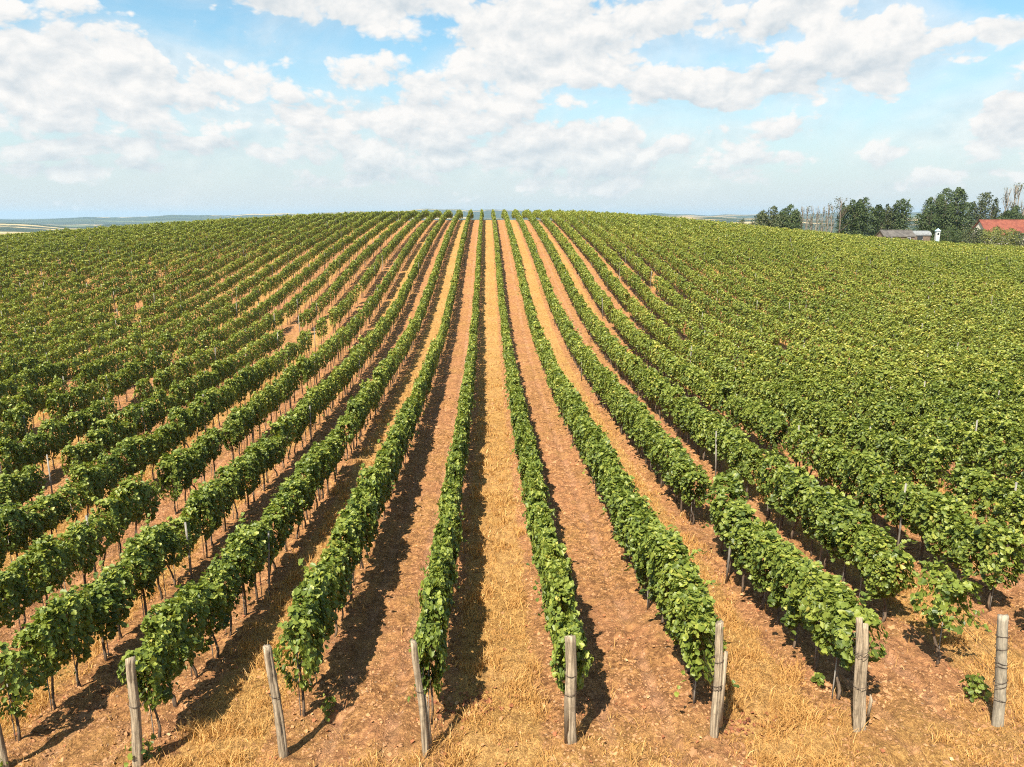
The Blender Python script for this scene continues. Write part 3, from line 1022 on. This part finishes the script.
hgt = r.uniform(0.05, 0.15, n) * (0.6 + 1.3 * sst(0.4, 0.75, vnoise(xx, yy, 0.5, 48) + 0.5))
wd = r.uniform(0.004, 0.009, n) * np.clip(yy / 12, 1, 3.2)
a = r.uniform(0, 6.28, n)
b = a + r.uniform(-1.5, 1.5, n)
ln = r.uniform(0.2, 1.3, n) * hgt
base = np.stack([xx, yy, zz - 0.01], 1)
sd = np.stack([np.cos(a), np.sin(a), np.zeros(n)], 1) * wd[:, None]
mid = base + np.stack([np.cos(b) * ln * .35, np.sin(b) * ln * .35, hgt * 0.65], 1)
tipp = base + np.stack([np.cos(b) * ln, np.sin(b) * ln, hgt], 1)
V = np.stack([base - sd, base + sd, mid + sd * .7, mid - sd * .7, tipp], 1).reshape(-1, 3)
q0 = np.arange(n)[:, None] * 5
F = np.concatenate([q0 + np.array([0, 1, 2, 3]), q0 + np.array([3, 2, 4])], 1).ravel()
S = np.tile([4, 3], n)
tn = np.clip(r.normal(0.5, 0.24, n), 0, 1)
go = link('dry_grass', mesh_from('dry_grass', V, F, S, [M_STRAW], None, False, {'tint': np.repeat(tn, 5)}))
go['kind'] = 'stuff'
go['label'] = 'golden dry grass between the vine rows'

N = 240000
yy = 8.2 + (r.uniform(size=N) ** 1.5) * 45
xx = r.uniform(-1, 1, N) * (yy * 0.72 + 3)
par, dc = strip_info(xx)
pn = vnoise(xx, yy, 0.9, 51) + 0.5
p = np.where(par > 0.5, 0.75, np.where(dc > 0.30, 0.8, 0.10)) * (0.3 + pn)
keep = r.uniform(size=N) < p * 0.55
xx, yy = xx[keep], yy[keep]
n = len(xx)
zz = ground(xx, yy) + relief(xx, yy)
OC = np.array([(1, 0, 0), (0, 1, 0), (-1, 0, 0), (0, -1, 0), (0.3, 0.2, 0.8), (-0.1, -0.1, -0.6)], float)
sz = np.exp(r.normal(-3.85, 0.45, n)) * np.clip(yy / 18, 1, 1.8)
V = OC[None] * r.uniform(0.55, 1.25, (n, 6, 1)) * sz[:, None, None]
rot = r.uniform(0, 6.28, n)
cR, sR = np.cos(rot)[:, None], np.sin(rot)[:, None]
V = np.stack([V[:, :, 0] * cR - V[:, :, 1] * sR + xx[:, None], V[:, :, 0] * sR + V[:, :, 1] * cR + yy[:, None], V[:, :, 2] + zz[:, None]], 2).reshape(-1, 3)
tri = np.array([[0, 1, 4], [1, 2, 4], [2, 3, 4], [3, 0, 4], [1, 0, 5], [2, 1, 5], [3, 2, 5], [0, 3, 5]])
F = (np.arange(n)[:, None, None] * 6 + tri[None]).ravel()
co = link('soil_clods', mesh_from('soil_clods', V, F, np.full(n * 8, 3), [M_CLOD]))
co['kind'] = 'stuff'
co['label'] = 'clods of reddish brown soil in the tilled strips'

N = 16000
yy = 8.5 + (r.uniform(size=N) ** 1.2) * 22
xx = r.uniform(-1, 1, N) * (yy * 0.72 + 2)
par, dc = strip_info(xx)
pn = vnoise(xx, yy, 1.1, 61) + 0.5
p = 0.06 + 0.5 * sst(0.30, 0.46, dc) + 0.9 * sst(0.72, 0.86, pn)
red = np.exp(-((xx + 0.35) ** 2 / 0.25 + (yy - 12.2) ** 2 / 0.10)) + np.exp(-((xx - 4.5) ** 2 / 0.4 + (yy - 11.3) ** 2 / 0.10))
keep = (r.uniform(size=N) < p * 0.32)
xx, yy = xx[keep], yy[keep]
xx = np.concatenate([xx, r.normal(-0.35, 0.33, 150), r.normal(4.5, 0.4, 70)])
yy = np.concatenate([yy, r.normal(12.2, 0.20, 150), r.normal(11.3, 0.18, 70)])
n = len(xx)
zz = ground(xx, yy) + relief(xx, yy) + r.uniform(0.01, 0.045, n)
pos = np.stack([xx, yy, zz], 1)
nn = np.stack([r.normal(0, .45, n), r.normal(0, .45, n), np.ones(n)], 1)
tn = np.clip(r.normal(0.62, 0.22, n), 0, 1)
tn[-220:] = np.clip(r.normal(0.25, 0.15, 220), 0, 1)
lv, lf, ls, lt = leaf_set(pos, nn, r.uniform(0.035, 0.085, n), tn, r, True, 0.0)
fo = link('fallen_leaves', mesh_from('fallen_leaves', lv, lf, ls, [M_DEADLEAF], None, False, {'tint': lt}))
fo['kind'] = 'stuff'
fo['label'] = 'dead vine leaves scattered on the ground'


# young sapling by the wire-wrapped post and low green weeds at the vine feet
def weed(x, y, h, n, label, cat, name):
    rw = np.random.default_rng(int(abs(x * 100) + y * 7))
    o = thing(name, label, cat, (x, y, gz_at(x, y)))
    p = np.stack([rw.normal(0, h * 0.28, n), rw.normal(0, h * 0.28, n), rw.uniform(0.1, 1, n) * h], 1)
    nn_ = np.stack([p[:, 0], p[:, 1], np.full(n, h * 0.4)], 1) / h + rw.normal(0, .4, (n, 3))
    a_ = leaf_set(p, nn_, rw.uniform(0.05, 0.11, n), np.clip(rw.normal(0.35, 0.15, n), 0, 1), rw, True)
    mb_ = MB()
    for _ in range(3):
        tx, ty = rw.normal(0, h * 0.2, 2)
        mb_.tube([(0, 0, -0.03), (tx * .5, ty * .5, h * .5), (tx, ty, h * .9)], [0.008, 0.006, 0.003], 5)
    link('stem', mb_.mesh('stem', [M_BARK], True), o)
    link('foliage', mesh_from('foliage', a_[0], a_[1], a_[2], [M_LEAF], None, False, {'tint': a_[3]}), o)
    return o


weed(ROW0 + 10.08, 11.62, 0.40, 80, 'short green vine sapling standing alone just left of the grey wire-wrapped post', 'sapling', 'vine_sapling')
weed(ROW0 - 5 + 0.05, 11.25, 0.42, 45, 'low green sucker at the foot of the vine behind the thick left post', 'weed', 'vine_sucker')
weed(ROW0 + 7.45, 12.3, 0.18, 26, 'tiny green weed behind the split double post', 'weed', 'weed')
weed(ROW0 - 7.45, 11.0, 0.35, 38, 'low green sucker at a vine foot near the lower left corner post', 'weed', 'vine_sucker')
weed(ROW0 - 2.0, 12.35, 0.30, 40, 'low green weed right of the vine behind the knobbly leaning post', 'weed', 'weed')


# ------------------------------------------------------------------ trees beyond the crest
M_TL = [mat_leaf('tree_leaf_dark', (0.020, 0.036, 0.009), (0.044, 0.068, 0.015), (0.088, 0.110, 0.024), (0.14, 0.13, 0.035), 0.2, 0.6),
        mat_leaf('tree_leaf_olive', (0.028, 0.040, 0.012), (0.056, 0.070, 0.020), (0.10, 0.108, 0.030), (0.15, 0.13, 0.05), 0.2, 0.6),
        mat_leaf('shrub_leaf_yellow', (0.07, 0.09, 0.018), (0.13, 0.145, 0.028), (0.22, 0.215, 0.04), (0.30, 0.27, 0.06), 0.25, 0.6)]
M_TB = mat_wood('tree_bark', (0.10, 0.08, 0.06), (0.26, 0.21, 0.165), 9.0, 0.2)
M_TBP = mat_wood('pale_bark', (0.15, 0.125, 0.10), (0.30, 0.26, 0.21), 9.0, 0.2)


def tree(px, topy, dep, width_px, label, seed, kind='broad', leaf=0, name='tree', cat='tree', dens=1.0, low=0.18, bark=None, group=None):
    """px is only used here once to turn the tree's bearing into its place on the ground"""
    rt = np.random.default_rng(seed)
    a_, e_ = px_dir(px, topy)
    y = dep
    x = y * math.tan(a_)
    z = float(ground(x, y))
    H = CAM_Z + math.hypot(x, y) * math.tan(e_) - z
    Wd = width_px * math.hypot(x, y) / F_PX * 0.5 / math.cos(0.0) * 1.05
    o = thing(name, label, cat, (x, y, z), 0, group)
    mb_ = MB()
    bk = bark or M_TB
    rb = 0.020 * H + 0.05
    top = 0.80 if kind != 'bare' else 0.97
    st = [(0, 0, -0.4)]
    dx = rt.normal(0, 0.012 * H, 2)
    for i in range(1, 6):
        t = i / 5
        st.append((dx[0] * t + rt.normal(0, 0.01 * H), dx[1] * t + rt.normal(0, 0.01 * H), H * top * t))
    mb_.tube(st, [rb * (1 - 0.85 * i / 5) for i in range(6)], 8)
    ends = []
    nb = 11 if kind == 'broad' else 16
    for i in range(nb):
        t = rt.uniform(0.18, 0.92) if kind != 'bare' else rt.uniform(0.12, 0.9)
        ang = rt.uniform(0, 6.28)
        s0 = np.array([dx[0] * t, dx[1] * t, H * top * t])
        reach = Wd * rt.uniform(0.5, 0.95) * (1 - 0.45 * t)
        rise = H * (rt.uniform(0.10, 0.22) if kind == 'broad' else rt.uniform(0.16, 0.34)) * (1 - 0.5 * t)
        s1 = s0 + np.array([math.cos(ang) * reach * .55, math.sin(ang) * reach * .55, rise * .45])
        s2 = s0 + np.array([math.cos(ang) * reach, math.sin(ang) * reach, rise])
        s2[2] = min(s2[2], H * 0.985)
        mb_.tube([s0, s1, s2], [rb * .42 * (1 - .6 * t), rb * .26 * (1 - .6 * t), rb * 0.07], 5)
        ends.append(s2)
        if kind in ('bare', 'tall'):
            for _ in range(4):
                u_ = rt.uniform(0.3, 1)
                q_ = s0 + (s2 - s0) * u_
                e2 = q_ + np.array([rt.normal(0, .12) * Wd, rt.normal(0, .12) * Wd, H * rt.uniform(.05, .14)])
                e2[2] = min(e2[2], H)
                mb_.tube([q_, e2], [rb * 0.12, rb * 0.03], 4)
    link('trunk', mb_.mesh('trunk', [bk], True), o)
    P, Nn = [], []
    if kind == 'bare':
        for i in range(int(10 * dens)):
            c = ends[int(rt.integers(len(ends)))] + rt.normal(0, .3, 3)
            rr_ = rt.uniform(0.25, 0.6)
            nlv = int(rt.integers(4, 12))
            d_ = rt.normal(size=(nlv, 3))
            P.append(c + d_ * rr_)
            Nn.append(d_ + np.array([0, 0, 0.5]))
    else:
        # several upright plumes that share the crown, each broken into sprays
        nsp = {'tall': 6, 'broad': 7, 'shrub': 6}[kind]
        for i in range(nsp):
            ang = 2 * math.pi * i / nsp + rt.uniform(-.5, .5)
            off = Wd * (0.0 if i == 0 else rt.uniform(0.40, 0.66))
            hh = H * (1.0 if i == 0 else rt.uniform(0.72, 1.0) if kind == 'tall' else rt.uniform(0.72, 0.95))
            pr = Wd * rt.uniform(0.36, 0.50)
            ox, oy = off * math.cos(ang), off * math.sin(ang)
            nl_ = int(640 * dens * (hh / 12.0 + 0.25) * (pr / 1.6 + 0.3))
            ph_ = rt.uniform(0, 6.28, 3)
            t = low + (1 - low) * rt.uniform(0, 1, nl_) ** 0.92
            if kind == 'tall':
                wz = np.interp(t, [0, 0.2, 0.5, 0.75, 0.92, 1.0], [0.85, 1.0, 1.0, 0.88, 0.64, 0.22])
            else:
                wz = np.interp(t, [0, 0.2, 0.5, 0.8, 0.93, 1.0], [0.9, 1.0, 1.0, 0.85, 0.55, 0.2])
            a2 = rt.uniform(0, 6.28, nl_)
            wave = 1 + 0.28 * np.sin(t * hh * 2.1 + ph_[0] + 2 * a2) + 0.18 * np.sin(t * hh * 4.7 + ph_[1] - 3 * a2)
            rad = pr * wz * wave * rt.uniform(0.15, 1.0, nl_) ** 0.45
            q_ = np.stack([ox + dx[0] * t + rad * np.cos(a2), oy + dx[1] * t + rad * np.sin(a2), hh * t + rt.normal(0, 0.15, nl_)], 1)
            gap_ = np.sin(q_[:, 0] * 2.3 + ph_[0]) + np.sin(q_[:, 2] * 1.9 + ph_[1]) + np.sin(q_[:, 1] * 2.1 + ph_[2])
            q_ = q_[(gap_ > -1.35 + 0.5 * (dens < 0.8)) & (q_[:, 2] > 0.05)]
            P.append(q_)
            c0 = np.array([ox, oy, 0])
            d_ = q_ - c0
            d_[:, 2] = 0
            d_ /= np.linalg.norm(d_, axis=1, keepdims=True) + 1e-6
            Nn.append(d_ + np.array([0, 0, 0.55]) + rt.normal(0, .4, (len(q_), 3)))
    P, Nn = np.concatenate(P), np.concatenate(Nn)
    tnt = np.clip(0.38 + rt.normal(0, 0.2, len(P)), 0, 1)
    lsz = rt.uniform(0.22, 0.46, len(P)) * (0.8 if kind in ('bare', 'shrub') else 1.0)
    a4 = leaf_set(P, Nn, lsz, tnt, rt, False)
    link('crown', mesh_from('crown', a4[0], a4[1], a4[2], [M_TL[leaf]], None, False, {'tint': a4[3]}), o)
    return o


GT = 'trees in the belt beyond the vineyard'
tree(743, 218.5, 226, 9, 'tiny dark bush at the far left end of the tree belt', 301, 'shrub', 1, 'bush', 'bush', 0.7, 0.05)
tree(752, 219.5, 224, 8, 'tiny low bush just left of the wide dark tree', 302, 'shrub', 1, 'bush', 'bush', 0.6, 0.05)
tree(774, 206.5, 222, 32, 'wide dark olive tree, leftmost tall one of the tree belt', 303, 'broad', 1, dens=1.2, low=0.05, group=GT)
tree(791, 205, 220, 28, 'dark rounded tree touching the bare poplars on its right', 304, 'broad', 0, dens=1.2, low=0.05, group=GT)
for i, (bx_, ty_) in enumerate([(803, 205.5), (808, 206), (813, 205), (819, 204.5), (824, 206), (829, 203.5), (834, 205)]):
    tree(bx_, ty_, 219 + (i % 3) * 2.5, 7, 'thin bare poplar, %s from left in the pale leafless group' % nth(i + 1), 310 + i, 'bare', 1, 'poplar_tree', 'tree', 0.9, 0.1, M_TBP, 'bare poplars in the tree belt')
tree(842, 198, 214, 20, 'half bare brownish tree right of the thin leafless poplars', 320, 'bare', 1, dens=5.0, group=GT)
tree(853, 200, 216, 24, 'dark dense tree right of the half bare brownish tree', 321, 'tall', 0, dens=1.1, low=0.05, group=GT)
tree(866, 198, 218, 26, 'dark tall tree in the middle of the dense left clump', 322, 'tall', 0, dens=1.2, low=0.04, group=GT)
tree(880, 205, 217, 16, 'lower dark tree at the right end of the dense left clump', 323, 'tall', 0, low=0.04, group=GT)
tree(891, 204, 222, 16, 'slim dark tree just left of the pointed one', 324, 'tall', 1, low=0.05, group=GT)
tree(903, 199, 220, 18, 'pointed dark tree left of the gap with the distant hills', 325, 'tall', 0, low=0.04, group=GT)
tree(928, 206, 222, 22, 'dark tree right of the gap with the distant hills', 326, 'tall', 0, low=0.04, group=GT)
tree(940, 195, 224, 26, 'tall dark tree left of the tallest one', 327, 'tall', 0, dens=1.1, low=0.04, group=GT)
tree(958, 188, 226, 34, 'tallest and widest dark tree of the belt, left of the red roof', 328, 'tall', 0, dens=1.5, low=0.04, group=GT)
tree(983, 191, 236, 22, 'airy olive tree with gaps rising behind the red roof', 329, 'tall', 1, dens=0.62, low=0.1, group=GT)
tree(997, 196, 238, 11, 'narrow airy tree behind the middle of the red roof', 330, 'tall', 1, dens=0.6, low=0.1, group=GT)
for i, (bx_, ty_) in enumerate([(1009, 187), (1015, 185), (1021, 184), (1027, 188)]):
    tree(bx_, ty_, 240 + i, 9, 'tall pale bare poplar, %s from left above the red roof' % nth(i + 1), 340 + i, 'bare', 1, 'poplar_tree', 'tree', 2.0, 0.1, M_TBP, 'tall bare poplars above the red roof')
tree(1017, 206, 236, 34, 'low dark round tree behind the right end of the red roof', 350, 'broad', 0, dens=1.0, low=0.05, group=GT)
tree(949, 227, 207, 24, 'low dark bush left of the white gable', 351, 'shrub', 0, 'bush', 'bush', 0.9, 0.05)
tree(976, 228, 199, 22, 'dark green shrub in front of the white gable', 352, 'shrub', 1, 'shrub', 'shrub', 1.0, 0.03)
tree(997, 227, 197, 32, 'yellow green shrub in front of the red roofed house', 353, 'shrub', 2, 'shrub', 'shrub', 1.2, 0.03)
tree(1018, 231, 199, 22, 'olive green shrub at the right edge in front of the red roofed house', 354, 'shrub', 1, 'shrub', 'shrub', 1.0, 0.03)
tree(909, 229, 207, 22, 'low bush behind the long grey shed', 355, 'shrub', 1, 'bush', 'bush', 0.9, 0.03)

# ------------------------------------------------------------------ buildings beyond the crest
M_RED = mat_roof('red_tile', (0.145, 0.034, 0.02), (0.25, 0.070, 0.038))
M_CREAM = mat_plain('cream_plaster', (0.66, 0.60, 0.52), 0.85, 0.12)
M_GREYROOF = mat_roof('grey_sheet', (0.065, 0.056, 0.05), (0.13, 0.115, 0.10))
M_BROWNWALL = mat_plain('brown_boards', (0.17, 0.12, 0.085), 0.85, 0.3)
M_GLASS = mat_plain('dark_glass', (0.03, 0.035, 0.04), 0.15, 0.1)
M_WHITE = mat_plain('white_paint', (0.78, 0.77, 0.75), 0.5, 0.06)
M_BLUE = mat_plain('pale_blue_paint', (0.35, 0.50, 0.60), 0.6, 0.1)
M_RAIL = mat_plain('red_brown_paint', (0.34, 0.13, 0.085), 0.7, 0.2)
M_TYRE = mat_plain('tyre_rubber', (0.025, 0.025, 0.025), 0.9, 0.1)
M_REDP = mat_plain('red_paint', (0.42, 0.05, 0.04), 0.4, 0.1)


def place(px, py, dep):
    a_, _ = px_dir(px, py)
    x = dep * math.tan(a_)
    return x, dep, float(ground(x, dep))


def quad_slab(mb_, p, th, mi=0):
    """thick slab from four corners"""
    P = [Vector(q_) for q_ in p]
    nrm = (P[1] - P[0]).cross(P[3] - P[0]).normalized() * th
    vs = P + [q_ - nrm for q_ in P]
    mb_.add(vs, [[0, 1, 2, 3], [7, 6, 5, 4], [0, 4, 5, 1], [1, 5, 6, 2], [2, 6, 7, 3], [3, 7, 4, 0]], mi)


def gabled(name, label, cat, loc, rz, L, W, hw, hr, m_wall, m_roof, wins, over=0.4, door=None, chimney=None):
    """ridge along local X"""
    o = thing(name, label, cat, loc, rz)
    mb_ = MB()
    vs = [(-L / 2, -W / 2, -1.0), (L / 2, -W / 2, -1.0), (L / 2, W / 2, -1.0), (-L / 2, W / 2, -1.0),
          (-L / 2, -W / 2, hw), (L / 2, -W / 2, hw), (L / 2, W / 2, hw), (-L / 2, W / 2, hw), (-L / 2, 0, hr - 0.05), (L / 2, 0, hr - 0.05)]
    mb_.add(vs, [[0, 1, 5, 4], [2, 3, 7, 6], [1, 2, 6, 9, 5], [3, 0, 4, 8, 7], [3, 2, 1, 0], [4, 5, 9, 8], [6, 7, 8, 9]])
    link('wall', mb_.mesh('wall', [m_wall]), o)
    rb_ = MB()
    sl_ = (hr - hw) / (W / 2)
    e = over
    for s in (-1, 1):
        q_ = [(-L / 2 - e, s * (W / 2 + e), hw - sl_ * e + 0.10), (L / 2 + e, s * (W / 2 + e), hw - sl_ * e + 0.10), (L / 2 + e, 0, hr + 0.10), (-L / 2 - e, 0, hr + 0.10)]
        if s == 1:
            q_ = [q_[1], q_[0], q_[3], q_[2]]
        quad_slab(rb_, q_, 0.12)
    rb_.tube([(-L / 2 - e, 0, hr + 0.11), (L / 2 + e, 0, hr + 0.11)], 0.11, 8)
    ro = link('roof', rb_.mesh('roof', [m_roof]), o)
    if chimney:
        cb = MB()
        cb.box((chimney, 0.5, hr + 0.3), (0.6, 0.6, 1.3))
        cb.box((chimney, 0.5, hr + 0.99), (0.75, 0.75, 0.1))
        link('chimney', cb.mesh('chimney', [M_BROWNWALL]), ro)
    for (side, c, zc, ww, wh) in wins:
        fb, pb = MB(), MB()
        if side == 'front':
            fb.box((c, -W / 2 - 0.02, zc), (ww + 0.2, 0.10, wh + 0.2))
            pb.box((c, -W / 2 - 0.08, zc), (ww, 0.04, wh))
        else:
            fb.box((-L / 2 - 0.02, c, zc), (0.10, ww + 0.2, wh + 0.2))
            pb.box((-L / 2 - 0.08, c, zc), (0.04, ww, wh))
        wo = link('window', fb.mesh('window', [M_WHITE]), o)
        link('pane', pb.mesh('pane', [M_GLASS]), wo)
    if door:
        db, hb = MB(), MB()
        db.box((door, -W / 2 - 0.03, 1.0), (1.0, 0.08, 2.0))
        hb.box((door + 0.38, -W / 2 - 0.09, 1.0), (0.12, 0.05, 0.05))
        do = link('door', db.mesh('door', [M_BROWNWALL]), o)
        link('handle', hb.mesh('handle', [M_WIRE]), do)
    return o


x, y, z = place(1011, 232, 216)
gabled('farmhouse', 'cream farmhouse with long red tiled roof at the right edge', 'house', (x, y, z), R(-2), 19.0, 9.0, 3.6, 7.6,
       M_CREAM, M_RED, [('front', -6, 1.7, 1.1, 1.3), ('front', -2, 1.7, 1.1, 1.3), ('front', 5, 1.7, 1.1, 1.3), ('gable', -1.2, 1.8, 1.0, 1.2), ('gable', 1.4, 5.0, 0.8, 0.8)], door=1.5)
x, y, z = place(895, 238, 200)
gabled('long_shed', 'long low shed with grey brown roof beyond the vines', 'shed', (x, y, z), R(3), 8.6, 4.4, 2.0, 3.5,
       M_BROWNWALL, M_GREYROOF, [('front', -2.4, 1.2, 0.8, 0.7), ('front', 2.6, 1.2, 0.8, 0.7)], 0.25, door=0.0)

# shed with a pale curved roof
x, y, z = place(917, 236, 204)
o = thing('barrel_shed', 'dark shed with a pale curved roof right of the long shed', 'shed', (x, y, z), R(2))
mb = MB()
Lh, Wh = 2.6, 2.1
arc = [(Wh * math.cos(t), 1.8 + 1.2 * math.sin(t)) for t in np.linspace(0, math.pi, 15)]
for s in (-1, 1):
    vs = [(Lh * s, -Wh, -0.8), (Lh * s, Wh, -0.8)] + [(Lh * s, p_[0], p_[1]) for p_ in arc]
    mb.add(vs, [list(range(len(vs)))[::s]])
for s in (-1, 1):
    mb.box((0, s * (Wh - 0.05), 0.50), (2 * Lh - 0.02, 0.09, 2.6))
link('wall', mb.mesh('wall', [M_BROWNWALL]), o)
mb = MB()
for i in range(14):
    (y0_, z0_), (y1_, z1_) = arc[i], arc[i + 1]
    quad_slab(mb, [(-Lh - .2, y0_ * 1.06, z0_ + .08), (-Lh - .2, y1_ * 1.06, z1_ + .08), (Lh + .2, y1_ * 1.06, z1_ + .08), (Lh + .2, y0_ * 1.06, z0_ + .08)], -0.06)
link('roof', mb.mesh('roof', [mat_plain('dull_sheet', (0.22, 0.225, 0.225), 0.6, 0.3)]), o)
mb = MB()
mb.box((-0.4, -Wh - 0.03, 0.8), (1.6, 0.06, 1.8))
do = link('door', mb.mesh('door', [M_GLASS]), o)
mb = MB()
mb.box((0.25, -Wh - 0.08, 0.8), (0.05, 0.05, 0.25))
link('handle', mb.mesh('handle', [M_WHITE]), do)

# narrow hut
x, y, z = place(937.5, 234, 200)
o = thing('narrow_hut', 'narrow white and pale blue hut standing between the trees and the fence', 'hut', (x, y, z), R(-8))
mb = MB()
mb.box((0, 0, 1.5), (0.95, 0.95, 4.6))
link('wall', mb.mesh('wall', [mat_plain('faded_white_boards', (0.46, 0.48, 0.48), 0.7, 0.2)]), o)
mb = MB()
for s in range(4):
    a0, a1 = math.pi / 4 + s * math.pi / 2, math.pi / 4 + (s + 1) * math.pi / 2
    mb.add([(0.84 * math.cos(a0), 0.84 * math.sin(a0), 3.78), (0.84 * math.cos(a1), 0.84 * math.sin(a1), 3.78), (0, 0, 4.5)], [[0, 1, 2]])
mb.box((0, 0, 3.74), (1.2, 1.2, 0.10))
link('roof', mb.mesh('roof', [M_BLUE]), o)
mb = MB()
mb.box((0.0, -0.50, 1.3), (0.6, 0.06, 2.0))
link('door', mb.mesh('door', [M_BLUE]), o)
mb = MB()
mb.box((0.0, -0.50, 3.0), (0.45, 0.06, 0.6))
link('window', mb.mesh('window', [M_GLASS]), o)


def car(px, py, dep, rz, label, paint, cat='car', name='parked_car', L=4.3):
    x, y, z = place(px, py, dep)
    o = thing(name, label, cat, (x, y, z), rz)
    prof = [(-L / 2, .35), (-L / 2, .85), (-L * .42, .98), (-L * .22, 1.02), (-L * .10, 1.46), (L * .28, 1.48), (L * .43, 1.02), (L * .49, .95), (L / 2, .6), (L / 2, .35)]
    mb_ = MB()
    n_ = len(prof)
    wf = [0.84, 0.86, 0.86, 0.86, 0.70, 0.70, 0.86, 0.86, 0.86, 0.84]
    vs = [(p_[0], -w_, p_[1]) for p_, w_ in zip(prof, wf)] + [(p_[0], w_, p_[1]) for p_, w_ in zip(prof, wf)]
    fs = [list(range(n_)), list(range(2 * n_ - 1, n_ - 1, -1))] + [[i, i + n_, (i + 1) % n_ + n_, (i + 1) % n_] for i in range(n_)]
    mb_.add(vs, fs)
    link('body', mb_.mesh('body', [paint]), o)
    for s in (-1, 1):
        wb_ = MB()
        yb, yt = s * 0.875, s * 0.73
        quad_slab(wb_, [(-L * .20, yb, 1.04), (L * .40, yb, 1.04), (L * .27, yt, 1.43), (-L * .09, yt, 1.43)][::s], 0.02)
        link('side_window', wb_.mesh('side_window', [M_GLASS]), o)
        for xx_ in (-L * .31, L * .31):
            tb = MB()
            tb.tube([(xx_, s * 0.68, .32), (xx_, s * 0.90, .32)], 0.32, 14)
            wo_ = link('wheel', tb.mesh('wheel', [M_TYRE]), o)
            rb_ = MB()
            rb_.tube([(xx_, s * 0.90, .32), (xx_, s * 0.915, .32)], 0.19, 12)
            link('rim', rb_.mesh('rim', [M_WHITE]), wo_)
    return o


car(927, 240, 197, R(6), 'low white car parked left of the narrow hut', M_WHITE)
car(1022, 240, 193, R(70), 'red and white vehicle at the right edge behind the vines', M_REDP)

# low paling fence by the house
x0, y0, _ = place(941, 240, 194.5)
x1, y1, _ = place(1012, 242, 192.5)
o = thing('fence', 'low red brown fence between the hut and the farmhouse shrubs', 'fence', (x0, y0, float(ground(x0, y0))))
nP = 13
for i in range(nP):
    t = i / (nP - 1)
    xa, ya = x0 + (x1 - x0) * t, y0 + (y1 - y0) * t
    za = float(ground(xa, ya)) - float(ground(x0, y0))
    mb = MB()
    mb.box((xa - x0, ya - y0, za + 0.9), (0.2, 0.2, 2.6))
    link('post', mb.mesh('post', [M_RAIL]), o)
for hz in (0.9, 1.7):
    mb = MB()
    mb.tube([(x0 + (x1 - x0) * t - x0, y0 + (y1 - y0) * t - y0 - 0.13, float(ground(x0 + (x1 - x0) * t, y0 + (y1 - y0) * t)) - float(ground(x0, y0)) + hz) for t in np.linspace(0, 1, 7)], 0.05, 5)
    link('rail', mb.mesh('rail', [M_RAIL]), o)

# ------------------------------------------------------------------ the hazy air
if HAZE_DENSITY > 0:
    mh, t = new_mat('hazy_air')
    pv = t.n('ShaderNodeVolumePrincipled', {'Color': (0.56, 0.79, 1.0), 'Density': HAZE_DENSITY, 'Anisotropy': 0.15})
    t.n('ShaderNodeOutputMaterial', {'Volume': pv})
    zlo, zhi = float(gz.min()) - 1.0, max(float(gz.max()), 30.0) + 6.0
    mb = MB()
    mb.box((0, 7000, (zlo + zhi) / 2), (30000, 18000, zhi - zlo))
    ho = link('haze', mb.mesh('haze', [mh]))
    ho['kind'] = 'stuff'
    ho['label'] = 'pale bluish haze over the far hills'
